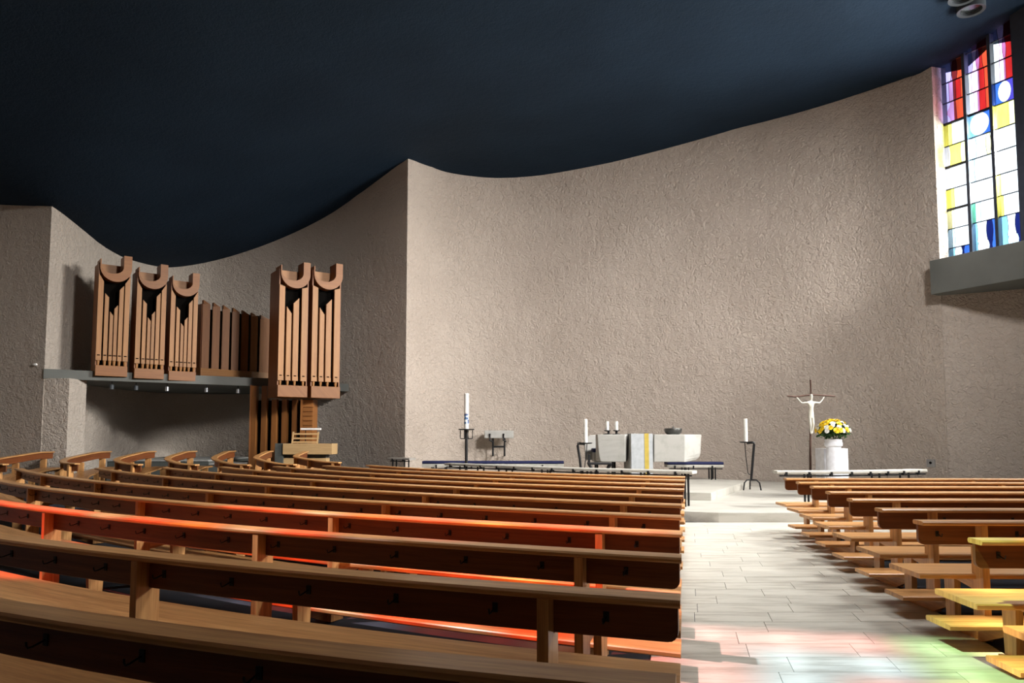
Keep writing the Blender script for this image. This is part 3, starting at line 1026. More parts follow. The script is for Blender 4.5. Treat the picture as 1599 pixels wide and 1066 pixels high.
X3, Y3, Z3 = Vector((1, 0, 0)), Vector((0, 1, 0)), Vector((0, 0, 1))
def organ_tower(loc, rz, label, pipes, base_h, crown_z, w_, depth, group, scale=1.0, outer_w=0.15):
    """origin: front left bottom corner of the base box; y runs back"""
    root = thing('organ_tower', loc, label, 'organ', group, rz, scale)
    V0 = Vector((0, 0, 0))
    r = w_ / 2
    th = 0.19
    zc = crown_z + r
    # base box
    mb = MB(); mb.box((0, 0, 0), (w_, depth, base_h)); mb.build('base_box', M['organ_wood'], root, bevel=0.006)
    # crown
    mb = MB(); mb.prism(J_profile(w_, zc, 0.19, 0.34, th), Vector((0.02, 0.45, 0)), X3, Z3, -Y3, 0.0, 0.46)
    mb.build('crown', M['organ_wood'], root)
    mb = MB()
    pts = [(0.03, zc + 0.14)] + [((w_ - th) / 2 + ((w_ - th) / 2 - 0.02) * math.cos(math.pi + math.pi * k / 12) + 0.01, zc + 0.03 + (r - th) * 1.02 * math.sin(math.pi + math.pi * k / 12)) for k in range(13)] + [(w_ - th - 0.005, zc + 0.14)]
    mb.prism(pts, Vector((0.02, 0.40, 0)), X3, Z3, Y3, 0.0, 0.03)
    mb.build('crown_panel', M['organ_front'], root)
    # case: sides, back
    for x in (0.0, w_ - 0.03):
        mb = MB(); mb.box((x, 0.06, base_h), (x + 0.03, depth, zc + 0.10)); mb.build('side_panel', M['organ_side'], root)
    mb = MB(); mb.box((0.03, depth - 0.03, base_h), (w_ - 0.03, depth - 0.001, zc + 0.10)); mb.build('back_panel', M['organ_side'], root)
    mb = MB(); mb.box((0.04, 0.25, base_h + 0.02), (w_ - 0.04, 0.27, crown_z + 0.12)); mb.build('gap_shade', M['black'], root)  # black sheet added behind the pipes, its colour standing for the shaded inside
    # pipes
    for (x0, x1, zl, zr) in pipes:
        mb = MB()
        zb = base_h + 0.13
        mb.prism([(x0, zb), (x1, zb), (x1, zr), (x0, zl)], Vector((0, 0.02, 0)), X3, Z3, Y3, 0.0, 0.09)
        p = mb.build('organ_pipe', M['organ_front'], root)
        xc = (x0 + x1) / 2
        mb = MB(); mb.box((xc - 0.032, 0.012, zb + 0.115), (xc + 0.032, 0.0195, zb + 0.14)); mb.build('pipe_mouth', M['black'], p)
        mb = MB(); mb.box((x0 - 0.002, 0.008, zb - 0.005), (x1 + 0.002, 0.0198, zb + 0.105)); mb.build('pipe_cap', M['organ_front'], p)
        mb = MB(); mb.lathe([(0.028, base_h), (0.035, base_h + 0.06), (0.042, zb)], 10, (xc, 0.065, 0)); mb.build('pipe_foot', M['organ_front'], p, True)
    return root

w1 = 0.73
pipes_small = [(0.0, 0.12, 2.62, 2.42), (0.16, 0.25, 2.12, 2.02), (0.285, 0.36, 1.66, 1.56), (0.385, 0.46, 1.74, 1.84), (0.49, 0.585, 2.24, 2.36), (0.615, 0.73, 2.42, 2.62)]
R1_ = math.radians(38)
organ_tower((-10.51, 18.45, 2.945), R1_, 'leftmost organ tower with scooped crown, at the left end of the concrete beam', pipes_small, 0.27, 2.44, w1, 0.7, 'organ towers', 1.0)
organ_tower((-9.78, 18.95, 2.92), R1_, 'middle one of the three left organ towers with scooped crowns', pipes_small, 0.27, 2.44, w1, 0.7, 'organ towers', 0.975)
organ_tower((-9.12, 19.45, 2.905), R1_, 'organ tower with scooped crown just left of the louvred wooden screen', pipes_small, 0.27, 2.44, w1, 0.7, 'organ towers', 0.94)
pipes_big = [(0.0, 0.15, 3.0, 2.95), (0.205, 0.335, 2.42, 2.24), (0.385, 0.535, 2.52, 2.68), (0.61, 0.765, 2.95, 3.0)]
organ_tower((-6.17, 19.3, 2.46), math.radians(35), 'left one of the two big organ towers above the console', pipes_big, 0.31, 2.93, 0.80, 0.85, 'organ towers')
organ_tower((-5.43, 19.82, 2.46), math.radians(35), 'rightmost big organ tower, against the rough wall', pipes_big, 0.31, 2.93, 0.80, 0.85, 'organ towers', 1.025)

# louvred screen between the towers
def organ_screen():
    a = Vector((-8.72, 20.55, 3.07)); b = Vector((-7.35, 22.1, 3.07))
    t = (b - a).normalized(); n = Vector((-t.y, t.x, 0))
    Lx = (b - a).length
    root = thing('organ_screen', a, 'low organ screen of upright wooden boards between the tower groups', 'organ', None, math.atan2(t.y, t.x))
    def top(x): return 2.10 - 0.12 * x
    mb = MB(); mb.box((-0.05, -0.05, 0.0), (Lx, 0.5, 0.26)); mb.build('plinth_board', M['organ_front'], root, bevel=0.005)
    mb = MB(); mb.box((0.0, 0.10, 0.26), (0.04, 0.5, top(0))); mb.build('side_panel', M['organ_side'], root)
    mb = MB(); mb.box((0.0, 0.3, 0.26), (Lx, 0.32, top(0) - 0.1)); mb.build('gap_shade', M['black'], root)  # black sheet behind the boards, painting the shade in their gaps
    n_ = 7
    for i in range(n_):
        x0 = i * Lx / n_ + 0.01
        wv = Lx / n_ * (0.62 if i < n_ - 1 else 0.95)
        mb = MB()
        zt = top(x0)
        mb.prism([(x0, 0.05), (x0 + wv, -0.02), (x0 + wv, 0.03), (x0, 0.10)], Vector((0, 0, 0)), X3, Y3, Z3, 0.26, zt)
        o = mb.build('upright_board', M['organ_wood'], root)
        mb = MB()
        mb.prism([(x0, zt), (x0 + wv, zt), (x0, zt + 0.10)], Vector((0, 0.06, 0)), X3, Z3, Y3, -0.05, 0.05)
        mb.build('board_tip', M['organ_wood'], o)
organ_screen()

# bass pipes and slotted cabinet below the towers
def organ_lower():
    root = thing('organ_bass_pipes', (-7.25, 20.4, 0.24), 'row of tall wooden bass boards standing under the right organ towers', 'organ')
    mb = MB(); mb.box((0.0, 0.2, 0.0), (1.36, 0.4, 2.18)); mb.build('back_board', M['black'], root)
    mb = MB(); mb.box((-0.03, -0.02, 0.0), (-0.001, 0.4, 2.6)); mb.build('side_panel', M['organ_side'], root)
    for i in range(5):
        x = 0.0 + i * 0.285
        mb = MB(); mb.prism([(x, 0.0), (x + 0.15, -0.03), (x + 0.15, 0.15), (x, 0.15)], Vector((0, 0, 0)), X3, Y3, Z3, 0.0, 2.58 if i < 2 else 2.2)
        mb.build('upright_board', M['organ_wood'], root)
    c = thing('organ_cabinet', (-5.82, 20.2, 0.24), 'narrow slotted wooden organ cabinet standing behind the music desk', 'cabinet')
    mb = MB(); mb.box((0, 0.03, 0), (0.34, 0.5, 2.19)); mb.build('body', M['organ_wood'], c)
    zs = [0.9, 1.35, 1.475, 1.60, 1.725, 1.85, 1.975, 2.185]
    for z0, z1 in zip(zs[:-1], zs[1:]):
        mb = MB(); mb.box((0.07, 0.0, z0 + 0.009), (0.33, 0.0295, z1 - 0.009)); mb.build('slat', M['organ_wood'], c)
    mb = MB(); mb.box((0.0, 0.0, 0.0), (0.065, 0.0295, 2.185)); mb.build('stile', M['organ_wood'], c)
organ_lower()

def console():
    root = thing('organ_console', (-6.05, 19.45, 0.24), 'pale wooden organ console with a music desk below the right towers', 'organ')
    mb = MB(); mb.box((0.0, 0.0, 0.70), (1.30, 0.62, 0.985)); mb.build('keyboard_case', M['pale_wood'], root, bevel=0.006)
    mb = MB(); mb.box((1.10, 0.05, 0.986), (1.24, 0.35, 0.988)); mb.build('stop_recess', M['black'], root)
    mb = MB(); mb.box((-0.22, 0.05, 0.0), (-0.004, 0.6, 0.99)); mb.build('side_cabinet', M['plinth_dark'], root)
    mb = MB(); mb.box((-0.02, 0.12, 0.0), (1.12, 0.5, 0.60)); mb.build('pedal_base', M['pale_wood'], root)
    mb = MB(); mb.box((0.0, 0.16, 0.60), (1.10, 0.5, 0.70)); mb.build('knee_panel', M['plinth_dark'], root)
    # music desk: two rails in a frame
    desk = MB(); desk.box((0.18, 0.22, 1.0), (0.84, 0.25, 1.045)); d = desk.build('music_desk', M['pale_wood'], root)
    for z in (1.10, 1.22):
        mb = MB(); mb.box((0.18, 0.23 + (z - 1.0) * 0.3, z), (0.84, 0.25 + (z - 1.0) * 0.3, z + 0.045)); mb.build('desk_rail', M['pale_wood'], d)
    for x in (0.16, 0.83):
        mb = MB(); mb.prism([(0.21, 0.988), (0.25, 0.988), (0.35, 1.30), (0.31, 1.30)], Vector((x, 0, 0)), Y3, Z3, X3, 0, 0.035); mb.build('desk_upright', M['pale_wood'], d)
    lamp = thing('desk_lamp', (-5.6, 19.97, 1.226), 'white strip lamp on a thin stem above the organ music desk', 'lamp')
    mb = MB(); mb.tube([(0.0, 0.0, 0.0), (0, 0, 0.36), (0.04, -0.1, 0.42)], 0.012, 6); mb.build('stem', M['iron'], lamp)
    mb = MB(); mb.lathe([(0.05, 0.0), (0.05, 0.015)], 12); mb.build('foot', M['iron'], lamp)
    mb = MB(); mb.box((-0.10, -0.16, 0.36), (0.45, -0.08, 0.415)); mb.build('shade', M['lamp_white'], lamp, bevel=0.01)
console()

# stepped plinth along the niche wall
def plinth():
    root = thing('stepped_plinth', (-10.2, 19.6, 0.24), 'dark stepped plinth with pale slab tops along the niche wall', 'plinth')
    for x0, x1, h in ((-0.55, 2.15, 0.53), (2.151, 2.88, 0.44)):
        mb = MB(); mb.box((x0, 0.0, 0.0), (x1, 3.4 if h > 0.5 else 2.4, h - 0.02)); mb.build('plinth_body', M['plinth_dark'], root)
        mb = MB(); mb.box((x0, -0.02, h - 0.02), (x1, 3.4 if h > 0.5 else 2.4, h + 0.02)); mb.build('plinth_slab', M['plinth_top'], root, bevel=0.006)
plinth()

# small spotlights under the beam
SPOTS = [(193, -10.35, 18.95), (218, -9.9, 19.3), (255, -9.25, 19.65), (303, -8.4, 20.15), (356, -7.7, 20.6), (402, -7.15, 21.1)]
SPL = ['leftmost', 'second', 'third', 'fourth', 'fifth', 'rightmost']
for (px, x, y), nm in zip(SPOTS, SPL):
    r_ = thing('spotlight', (x, y, 2.83), nm + ' small steel spotlight from the left, hanging under the concrete organ beam', 'spotlight', 'spotlights under the organ beam')
    mb = MB(); mb.tube([(0, 0, 0), (0, 0, -0.09)], 0.012, 6); mb.build('stem', M['iron'], r_)
    mb = MB(); mb.lathe([(0.03, -0.08), (0.055, -0.09), (0.055, -0.2), (0.048, -0.205)], 14); mb.build('lamp_head', M['steel'] if px > 230 else M['lamp_ring'], r_, True)
sn = thing('wall_sensor', (-11.78, 18.05, 3.18), 'tiny shiny sensor knob on the far left wall', 'sensor')
mb = MB(); mb.tube([(0, 0.02, 0), (0, -0.05, 0)], 0.022, 10); mb.build('body', M['steel'], sn)
mb = MB(); mb.tube([(0.05, 0.02, 0.0), (0.05, -0.07, 0)], 0.028, 10); mb.build('lens', M['lamp_white'], sn)

# recessed ring lamps in the ceiling
for (x, y, lab) in ((9.82, 15.1, 'round ring lamp in the blue ceiling nearer the coloured window'), (9.33, 14.6, 'round ring lamp cut by the top edge of the picture')):
    z = ceil_z(x, y)
    r_ = thing('ceiling_lamp', (x, y, z - 0.16), lab, 'lamp', 'ring lamps in the ceiling')
    mb = MB()
    n = 28
    rings = []
    for rr, zz in ((0.21, 0.10), (0.21, 0.0), (0.27, -0.015), (0.27, 0.22)):
        rings.append([Vector((rr * math.cos(2 * math.pi * k / n), rr * math.sin(2 * math.pi * k / n), zz)) for k in range(n)])
    mb.rings(rings, cap=False)
    mb.build('ring', M['lamp_ring'], r_, True)
    mb = MB(); mb.lathe([(0.0, 0.10), (0.20, 0.08), (0.205, 0.06)], n); mb.build('glass_disc', M['dark_glass'], r_, True)

# ------------------------------------------------------------------ altar
def prism_taper(mb, top, bot, z0, z1):
    n = len(top)
    lo = [Vector((x, y, z0)) for x, y in bot]; hi = [Vector((x, y, z1)) for x, y in top]
    mb.poly(hi); mb.poly(lo[::-1])
    for i in range(n):
        j = (i + 1) % n
        mb.poly([lo[i], lo[j], hi[j], hi[i]])

def altar():
    A0 = Vector((2.9, 17.8, 0.31))
    root = thing('altar', A0, 'pale stone altar with two broad wings on a narrow stem', 'altar')
    def rel(pts): return [(x - A0.x, y - A0.y) for x, y in pts]
    zt = 1.15
    def wing(name, fn):
        m_ = MB()
        m_.rings([[Vector((x, y, z)) for x, y in rel(fn((z - 0.5) / (zt - 0.5)))] for z in (0.5, 0.515, 0.55, 0.61, 0.70, 0.85, 1.0, 1.12, zt)])
        m_.build(name, M['altar_stone'], root, bevel=0.015)
    def rnd_(q, r): return r * (1 - math.sqrt(max(0.0, 1 - (1 - min(1.0, q / 0.32)) ** 2)))
    wing('left_wing', lambda q: [(2.03 + 0.05 * (1 - q) + rnd_(q, 0.05), 17.55), (2.68, 17.40 + 0.04 * (1 - q)), (2.84 - 0.05 * (1 - q), 17.9), (2.84, 18.5), (2.1, 18.5)])
    wing('right_wing', lambda q: [(3.37, 17.45 + 0.05 * (1 - q)), (4.08, 17.38 + 0.05 * (1 - q)), (4.60 - 0.04 * (1 - q) - rnd_(q, 0.22), 17.9), (4.57 - 0.04 * (1 - q) - rnd_(q, 0.22), 18.5), (3.37, 18.5)])
    mb = MB()
    prism_taper(mb, rel([(2.80, 17.42), (3.34, 17.42), (3.34, 18.4), (2.80, 18.4)]), rel([(2.78, 17.42), (3.28, 17.42), (3.28, 18.4), (2.78, 18.4)]), 0.0, zt - 0.001)
    mb.build('stem', M['altar_stone'], root, bevel=0.015)
    mb = MB(); mb.box((2.15 - A0.x, 17.9 - A0.y, zt - 0.12), (4.5 - A0.x, 18.4 - A0.y, zt - 0.02)); mb.build('table_slab', M['altar_stone'], root)
    cl = thing('altar_cloth', (2.81, 17.38, 0.31), 'pale blue-white cloth with a yellow stripe hanging down the altar stem', 'cloth')
    mb = MB(); mb.box((0, 0.0, 0.03), (0.51, 0.022, 1.168)); mb.box((0, 0.0225, 1.152), (0.51, 0.9, 1.168)); mb.build('cloth', M['altar_cloth'], cl)
    mb = MB(); mb.box((0.315, -0.006, 0.03), (0.415, -0.0005, 1.172)); mb.box((0.315, -0.0004, 1.1685), (0.415, 0.9, 1.173)); mb.build('stripe', M['yellow_cloth'], cl)
altar()

bw = thing('fire_bowl', (3.93, 17.95, 1.461), 'dark hammered metal bowl standing on the right wing of the altar', 'bowl')
mb = MB(); mb.lathe([(0.0, 0.0), (0.15, 0.0), (0.20, 0.05), (0.215, 0.13), (0.205, 0.15), (0.19, 0.13), (0.17, 0.07), (0.0, 0.05)], 26); mb.build('shell', M['bowl'], bw, True)
mb = MB(); mb.lathe([(0.022, 0.05), (0.024, 0.19), (0.0, 0.20)], 10); mb.build('wick_holder', M['steel'], bw, True)

def table_candle(x, y, lab, dishx):
    r_ = thing('altar_candle', (x, y, 1.461), lab, 'candle', 'short candles on the altar')
    mb = MB(); mb.lathe([(0.0, 0.0), (0.10, 0.0), (0.105, 0.012), (0.02, 0.02)], 18); mb.build('foot', M['iron'], r_, True)
    mb = MB(); mb.tube([(dishx, 0, 0.018), (dishx, 0, 0.075)], 0.028, 10); mb.build('stem', M['iron'], r_)
    mb = MB(); mb.lathe([(0.015, 0.072), (0.07, 0.08), (0.085, 0.1), (0.078, 0.102), (0.0, 0.092)], 18); mb.build('drip_dish', M['iron'], r_, True)
    mb = MB(); mb.lathe([(0.04, 0.094), (0.04, 0.31), (0.03, 0.315), (0.0, 0.312)], 18); mb.build('candle', M['white_wax'], r_, True)
table_candle(2.30, 17.75, 'left one of two short white candles on the altar', 0.03)
table_candle(2.52, 17.75, 'right one of two short white candles on the altar', 0.0)

def candle_stand(x, y, z, lab, rz, H):
    """wrought-iron stand: bent flat bar, thin rod, dish and three bowed feet"""
    r_ = thing('candle_stand', (x, y, z), lab, 'candle stand', 'tall iron candle stands', rz)
    hd = H - 0.56
    mb = MB(); mb.tube([(0.06, 0, 0.22), (0.10, 0, 0.6), (0.15, 0, hd - 0.03), (0.15, 0, hd), (0.11, 0, hd + 0.012), (-0.02, 0, hd)], 0.03, 8); mb.build('upright', M['iron'], r_)
    mb = MB(); mb.tube([(-0.07, 0, hd), (-0.05, 0, hd * 0.7), (-0.01, 0, 0.40), (0.02, 0, 0.36), (0.07, 0, 0.36)], 0.01, 6); mb.build('side_rod', M['iron'], r_)
    for a in (200, 330, 80):
        c_, s_ = math.cos(math.radians(a)), math.sin(math.radians(a))
        mb = MB(); mb.tube([(0.06, 0, 0.24), (0.06 + 0.12 * c_, 0.12 * s_, 0.235), (0.06 + 0.19 * c_, 0.19 * s_, 0.17), (0.06 + 0.22 * c_, 0.22 * s_, 0.0)], 0.017, 8); mb.build('leg', M['iron'], r_)
    mb = MB(); mb.lathe([(0.0, hd), (0.13, hd + 0.004), (0.16, hd + 0.03), (0.15, hd + 0.032), (0.0, hd + 0.015)], 20, (-0.04, 0, 0)); mb.build('drip_dish', M['iron'], r_, True)
    mb = MB(); mb.lathe([(0.042, hd + 0.015), (0.042, H), (0.03, H + 0.008), (0.0, H)], 16, (-0.04, 0, 0)); mb.build('candle', M['white_wax'], r_, True)
candle_stand(5.55, 17.35, 0.16, 'iron candle stand with a tall white candle right of the altar', 0.0, 1.66)
candle_stand(1.646, 16.85, 0.31, 'iron candle stand with a tall white candle left of the altar', math.radians(188), 1.49)

# Easter candle on its tall iron stand
def paschal():
    r_ = thing('easter_candle_stand', (-1.09, 17.6, 0.16), 'tall black iron stand carrying the thick painted candle', 'candle stand')
    zd = 1.40
    mb = MB(); mb.tube([(0, 0, 0.02), (0, 0, zd)], 0.036, 10); mb.build('pole', M['iron'], r_)
    mb = MB(); mb.lathe([(0, 0), (0.2, 0), (0.2, 0.03), (0.05, 0.04)], 20); mb.build('foot', M['iron'], r_)
    mb = MB(); mb.lathe([(0, zd), (0.18, zd + 0.005), (0.195, zd + 0.03), (0.185, zd + 0.032), (0, zd + 0.03)], 24); mb.build('drip_dish', M['iron'], r_, True)
    for a in (0, 180, 75, 255):
        c_, s_ = math.cos(math.radians(a)), math.sin(math.radians(a))
        mb = MB(); mb.tube([(0.03 * c_, 0.03 * s_, zd - 0.2), (0.13 * c_, 0.13 * s_, zd - 0.2), (0.145 * c_, 0.145 * s_, zd - 0.185), (0.145 * c_, 0.145 * s_, zd)], 0.012, 6); mb.build('cage_rod', M['iron'], r_)
    c_ = thing('easter_candle', (-1.09, 17.6, 0.16 + zd + 0.033), 'thick white candle painted with blue figures on the iron stand', 'candle')
    mb = MB(); mb.lathe([(0.0, 0), (0.055, 0), (0.055, 0.84), (0.045, 0.85), (0.0, 0.845)], 20); mb.build('wax', M['painted_wax'], c_, True)
    mb = MB(); mb.tube([(0, 0, 0.84), (0.003, 0, 0.87)], 0.004, 6); mb.build('wick', M['black'], c_)
paschal()

# credence shelf on a wall bracket
def credence():
    r_ = thing('wall_shelf', (-0.40, 22.85, 1.36), 'white stone box shelf on a black iron bracket at the rear wall', 'shelf')
    mb = MB(); mb.box((-0.45, -0.25, 0.0), (0.45, 0.25, 0.24)); mb.build('stone_box', M['altar_stone'], r_, bevel=0.02)
    for x in (-0.22, 0.20):
        mb = MB(); mb.tube([(x - 0.06, -0.27, 0.14), (x - 0.06, -0.28, -0.06), (x + 0.02, -0.26, -0.10)], 0.03, 8); mb.build('clamp', M['iron'], r_)
    for x in (-0.19, 0.17):
        mb = MB(); mb.tube([(x, -0.02, 0.0), (x, -0.02, -0.55)], 0.03, 8); mb.tube([(x, -0.02, -0.53), (x, 0.5, -0.53)], 0.025, 8); mb.build('upright', M['iron'], r_)
    mb = MB(); mb.tube([(-0.19, -0.02, -0.26), (0.17, -0.02, -0.26)], 0.028, 8); mb.build('cross_bar', M['iron'], r_)
credence()

# communion benches: pale plank on a black steel rail
def bench(name, pts, lab, cat, zt, zbot, width, mats, legs, brackets, blue=False, group=None, th=0.055):
    P = Path(pts)
    c, _, _ = P.at(P.L / 2)
    org = Vector((c.x, c.y, zbot))
    r_ = thing(name, org, lab, cat, group)
    zf = lambda x, y: 0.0
    sweep(P, cham(0.0, width, zt - th, zt, 0.012), 0, P.L, 0.4, org, zf).build('top_board' if not blue else 'seat_board', mats[0], r_, True)
    if blue:
        sweep(P, cham(-0.01, width + 0.01, zt + 0.002, zt + 0.07, 0.02), -0.0, P.L, 0.4, org, zf).build('cushion', M['blue_cloth'], r_, True)
    sweep(P, cham(0.02, 0.06, zt - th - 0.045, zt - th - 0.02, 0.004), 0.05, P.L - 0.02, 0.4, org, zf).build('rail', M['iron'], r_)
    for k in range(brackets):
        s = P.L * (k + 0.4) / brackets
        p, t, n = P.at(s)
        mb = MB()
        b = p - org
        mb.prism([(-0.012, zt - th - 0.045), (0.05, zt - th - 0.045), (0.05, zt - th + 0.0), (0.0, zt - th + 0.0), (0.0, zt - 0.02), (-0.012, zt - 0.02)], Vector((b.x, b.y, 0)) + Vector((0, 0, -zbot)), n, Z3, t, -0.02, 0.02)
        mb.build('bracket', M['iron'], r_)
    for s in legs:
        p, t, n = P.at(s if s >= 0 else P.L + s)
        b = p - org
        for u in (0.05, width - 0.05):
            mb = MB()
            mb.tube([Vector((b.x, b.y, 0)) + n * u + Vector((0, 0, zt - zbot - th)), Vector((b.x, b.y, 0)) + n * u], 0.02, 8)
            mb.build('leg', M['iron'], r_)
    return r_
bench('communion_bench', catmull([(-1.56, 17.0), (0.01, 15.42), (1.25, 14.31), (2.36, 13.61), (3.19, 13.09)], 5), 'long pale communion bench curving in front of the altar', 'bench', 0.80, 0.16, 0.28, [M['white_board']], [0.5, 1.1, 2.0, 3.0, 4.0, 5.2, -0.15], 12)
bench('communion_bench', catmull([(4.7, 13.1), (5.66, 13.08), (6.72, 13.35), (7.76, 13.8)], 5), 'pale communion bench in front of the flowers and the crucifix', 'bench', 0.80, 0.16, 0.28, [M['white_board']], [0.55, 2.0, -0.45], 8)
bench('communion_bench', [(-3.25, 19.35), (-2.95, 19.2), (-2.65, 19.0)], 'short grey communion bench end beside the projecting wall corner', 'bench', 0.86, 0.17, 0.26, [M['grey_board']], [0.12, 0.5], 2)
bench('cushioned_bench', [(-2.35, 19.3), (-1.0, 19.25), (1.35, 19.2)], 'long bench with a blue cushion by the rear wall, left of the altar', 'bench', 0.70, 0.31, 0.40, [M['white_board']], [0.25, 0.6, 2.0, -0.35], 4, True, 'blue cushioned benches', 0.09)
bench('cushioned_bench', [(3.98, 18.9), (4.6, 18.9), (5.4, 18.85)], 'short bench with a blue cushion behind the altar, at its right', 'bench', 0.69, 0.31, 0.40, [M['white_board']], [0.45, 0.55, -0.3, -0.2], 3, True, 'blue cushioned benches', 0.07)

def chair_and_stool():
    r_ = thing('celebrant_chair', (2.15, 19.1, 0.31), 'white rounded seat with a blue cushion half hidden behind the altar', 'chair')
    mb = MB()
    pts = [(-0.25, 0.50), (0.5, 0.46), (0.5, 1.14), (-0.12, 1.14), (-0.22, 1.08), (-0.27, 0.95)]
    mb.prism(pts, Vector((0, 0, 0)), X3, Z3, Y3, 0.0, 0.08); mb.build('backrest', M['altar_stone'], r_, bevel=0.02)
    mb = MB(); mb.box((-0.08, -0.5, 0.46), (0.5, -0.002, 0.70)); mb.build('seat', M['altar_stone'], r_, bevel=0.02)
    mb = MB(); mb.box((-0.10, -0.5, 0.702), (0.5, -0.02, 0.80)); mb.build('cushion', M['blue_cloth'], r_, bevel=0.02)
    for x in (-0.02, 0.42):
        for y in (-0.45, -0.06):
            mb = MB(); mb.box((x, y, 0), (x + 0.05, y + 0.05, 0.46)); mb.build('leg', M['iron'], r_)
    s_ = thing('black_stool', (2.04, 17.2, 0.31), 'small black stool with curved legs left of the altar stem', 'stool')
    mb = MB(); mb.box((-0.28, -0.16, 0.45), (0.27, 0.16, 0.50)); mb.build('seat', M['iron'], s_, bevel=0.015)
    mb = MB(); mb.box((-0.27, -0.02, 0.50), (-0.22, 0.02, 0.68)); mb.build('side_post', M['iron'], s_)
    for x, k in ((-0.2, -1), (0.2, 1)):
        for y in (-0.12, 0.12):
            mb = MB(); mb.tube([(x + k * 0.05, y, 0.455), (x - k * 0.0, y, 0.38), (x, y, 0.1), (x + k * 0.03, y, 0.0)], 0.028, 8); mb.build('leg', M['iron'], s_)
chair_and_stool()

# ------------------------------------------------------------------ crucifix
def crucifix():
    B = Vector((6.47, 15.95, 0.16))
    r_ = thing('crucifix', B, 'slim brown wooden cross with a pale carved figure, left of the flowers', 'crucifix')
    zt = 2.48
    mb = MB(); mb.tube([(-0.03, 0, 0.45), (-0.015, 0, 1.0), (0.01, 0, 1.6), (0.03, 0, 2.1), (0.03, 0, zt)], 0.028, 8, 0.022); mb.build('upright', M['cross_wood'], r_)
    mb = MB(); mb.tube([(-0.03, 0, 0.0), (-0.03, 0, 0.46)], 0.03, 8); mb.build('socket', M['iron'], r_)
    mb = MB(); mb.lathe([(0, 0), (0.1, 0), (0.1, 0.025), (0.04, 0.03)], 18, (-0.03, 0, 0)); mb.build('foot', M['iron'], r_)
    mb = MB(); mb.tube([(-0.48, 0.0, 2.13), (-0.3, -0.02, 2.11), (-0.1, -0.03, 2.14), (0.1, -0.03, 2.155), (0.3, -0.02, 2.14), (0.55, 0.0, 2.125)], 0.02, 8); mb.build('crossbeam', M['cross_wood'], r_)
    # carved figure: one skinned body
    V = [(0, -0.06, 1.72), (0, -0.065, 1.84), (0.0, -0.07, 1.96), (0.005, -0.07, 2.03), (0.005, -0.08, 2.12), (0.005, -0.085, 2.17),
         (-0.07, -0.07, 1.985), (-0.20, -0.06, 1.97), (-0.245, -0.05, 2.03), (-0.30, -0.04, 2.10),
         (0.08, -0.07, 1.985), (0.19, -0.06, 1.975), (0.25, -0.05, 2.04), (0.30, -0.04, 2.11),
         (-0.035, -0.06, 1.66), (-0.03, -0.085, 1.50), (-0.025, -0.06, 1.36), (-0.02, -0.08, 1.30),
         (0.03, -0.06, 1.66), (0.03, -0.085, 1.51), (0.015, -0.06, 1.37), (0.0, -0.085, 1.31)]
    E = [(0, 1), (1, 2), (2, 3), (3, 4), (4, 5), (2, 6), (6, 7), (7, 8), (8, 9), (2, 10), (10, 11), (11, 12), (12, 13), (0, 14), (14, 15), (15, 16), (16, 17), (0, 18), (18, 19), (19, 20), (20, 21)]
    Rr = [.055, .05, .06, .022, .042, .034, .03, .02, .017, .014, .03, .02, .017, .014, .04, .032, .02, .016, .04, .032, .02, .016]
    me = bpy.data.meshes.new('figure')
    me.from_pydata(V, E, [])
    o = bpy.data.objects.new('figure', me)
    COL.objects.link(o)
    o.parent = r_
    o['label'] = 'pale carved figure with outstretched bent arms'
    sk = o.modifiers.new('skin', 'SKIN')
    for i, rr in enumerate(Rr):
        me.skin_vertices[0].data[i].radius = (rr, rr * 0.8)
    me.skin_vertices[0].data[0].use_root = True
    sb = o.modifiers.new('sub', 'SUBSURF')
    sb.levels = sb.render_levels = 2
    me.materials.append(M['bone'])
crucifix()

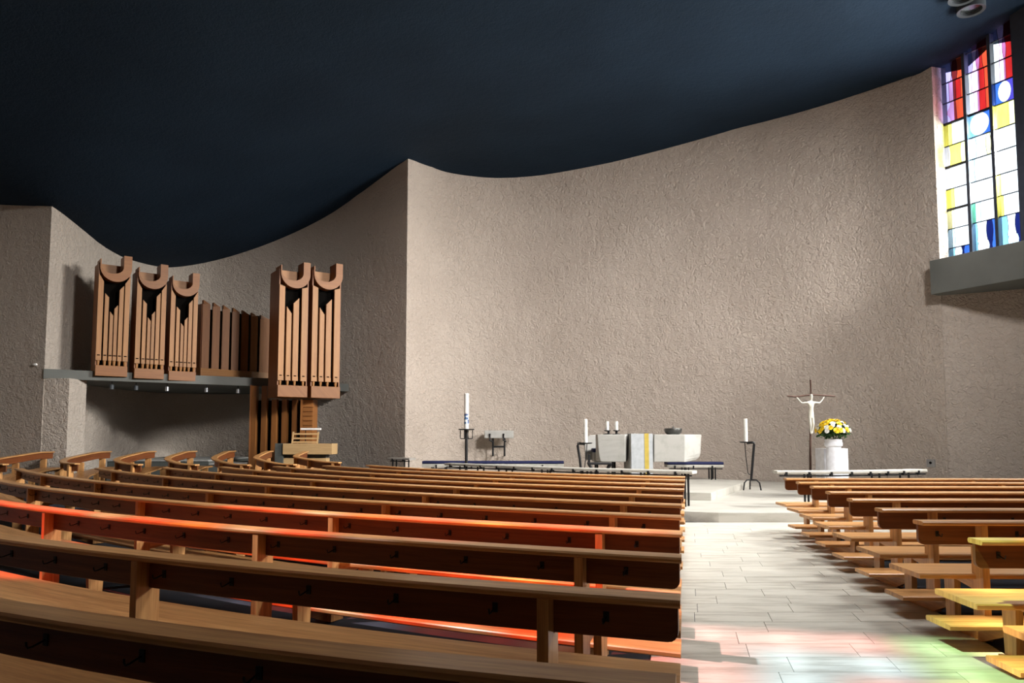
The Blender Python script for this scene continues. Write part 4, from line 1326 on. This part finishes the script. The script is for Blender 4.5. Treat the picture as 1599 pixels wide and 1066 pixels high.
# ------------------------------------------------------------------ flowers
def flowers():
    p = thing('pedestal', (6.77, 15.4, 0.16), 'square white pedestal block standing behind the flower vase', 'pedestal')
    mb = MB(); mb.box((-0.27, -0.02, 0), (0.24, 0.42, 1.0)); mb.build('block', M['white_cloth'], p, bevel=0.01)
    v = thing('floor_vase', (6.62, 15.18, 0.16), 'tall white cloth-wrapped vase holding the yellow flowers', 'vase')
    mb = MB(); mb.lathe([(0.0, 0.0), (0.185, 0.0), (0.17, 0.25), (0.15, 0.7), (0.14, 0.95), (0.145, 1.03), (0.14, 1.05), (0.165, 1.10), (0.17, 1.19), (0.15, 1.2), (0.0, 1.19)], 24); mb.build('wrap', M['white_cloth'], v, True)
    mb = MB(); mb.lathe([(0.142, 1.03), (0.172, 1.06), (0.178, 1.12), (0.16, 1.125)], 20); mb.build('fold', M['white_cloth'], v, True)
    b = thing('flower_bouquet', (6.62, 15.18, 1.36), 'bouquet of yellow and white blossoms in the white vase', 'flowers')
    rnd = random.Random(3)
    mb = MB()
    for k in range(760):
        a = rnd.uniform(0, 2 * math.pi); e = rnd.uniform(-0.55, 1.3); rr = rnd.uniform(0.3, 1.0)
        q = Vector((0.33 * rr * math.cos(a) * math.cos(e) , 0.26 * rr * math.sin(a) * math.cos(e), 0.12 + 0.24 * rr * math.sin(e)))
        d = Vector((rnd.gauss(0, 1), rnd.gauss(0, 1), rnd.gauss(0.2, 1))).normalized()
        s = d.cross(Vector((0.3, 0.2, 1))).normalized()
        l, wd = rnd.uniform(0.06, 0.10), rnd.uniform(0.018, 0.032)
        mb.poly([q, q + d * l * 0.5 + s * wd, q + d * l, q + d * l * 0.5 - s * wd])
    tag(mb.build('foliage', M['leaf'], b), kind='stuff')
    mb = MB()
    for k in range(16):
        a = 2 * math.pi * k / 16
        mb.tube([(0.08 * math.cos(a), 0.08 * math.sin(a), -0.1), (0.2 * math.cos(a), 0.17 * math.sin(a), 0.2)], 0.005, 5)
    tag(mb.build('stems', M['leaf'], b), kind='stuff')
    def blossom(rad):
        m_ = MB()
        for ring, (n, r_, z, tilt) in enumerate(((11, rad, 0.0, 0.2), (9, rad * 0.72, 0.008, 0.55), (6, rad * 0.42, 0.014, 1.0))):
            for k in range(n):
                a = 2 * math.pi * (k + 0.5 * ring) / n
                t = Vector((math.cos(a) * math.cos(tilt), math.sin(a) * math.cos(tilt), math.sin(tilt)))
                s = Vector((-math.sin(a), math.cos(a), 0)) * r_ * 0.3
                c = Vector((0, 0, z))
                m_.poly([c, c + t * r_ * 0.65 + s, c + t * r_, c + t * r_ * 0.65 - s])
        return m_
    yo = blossom(0.066).build('yellow_blossom', M['petal_yellow']); ym = yo.data; bpy.data.objects.remove(yo)
    wo = blossom(0.056).build('white_blossom', M['petal_white']); wm = wo.data; bpy.data.objects.remove(wo)
    pos = []
    tries = 0
    while len(pos) < 66 and tries < 4000:
        tries += 1
        a = rnd.uniform(0, 2 * math.pi); e = rnd.uniform(0.12, 1.45)
        q = Vector((0.33 * math.cos(a) * math.cos(e), 0.29 * math.sin(a) * math.cos(e), 0.12 + 0.26 * math.sin(e)))
        if all((q - r).length > 0.058 for r in pos):
            pos.append(q)
    for k, q in enumerate(pos):
        wh = (0.06 < q.z - 0.1 < 0.2 and rnd.random() < 0.5) or rnd.random() < 0.12
        o = bpy.data.objects.new('white_blossom' if wh else 'yellow_blossom', wm if wh else ym)
        COL.objects.link(o)
        o.parent = b
        o.location = q
        d = Vector((q.x, q.y, (q.z - 0.1) * 1.1 + 0.02)).normalized()
        o.rotation_euler = d.to_track_quat('Z', 'Y').to_euler()
        sc = rnd.uniform(0.85, 1.15)
        o.scale = (sc, sc, sc)
flowers()

so_ = thing('wall_socket', (9.62, 16.95, 0.80), 'small grey socket box on the rough wall behind the right pews', 'socket', None, math.radians(-50))
mb = MB(); mb.box((-0.09, -0.03, -0.09), (0.09, 0.02, 0.09)); mb.build('plate', M['socket'], so_, bevel=0.008)
mb = MB(); mb.lathe([(0.0, 0), (0.03, 0.0), (0.03, 0.006)], 12); o = mb.build('outlet', M['black'], so_); o.rotation_euler = (math.radians(90), 0, 0); o.location = (0, -0.031, 0.01)
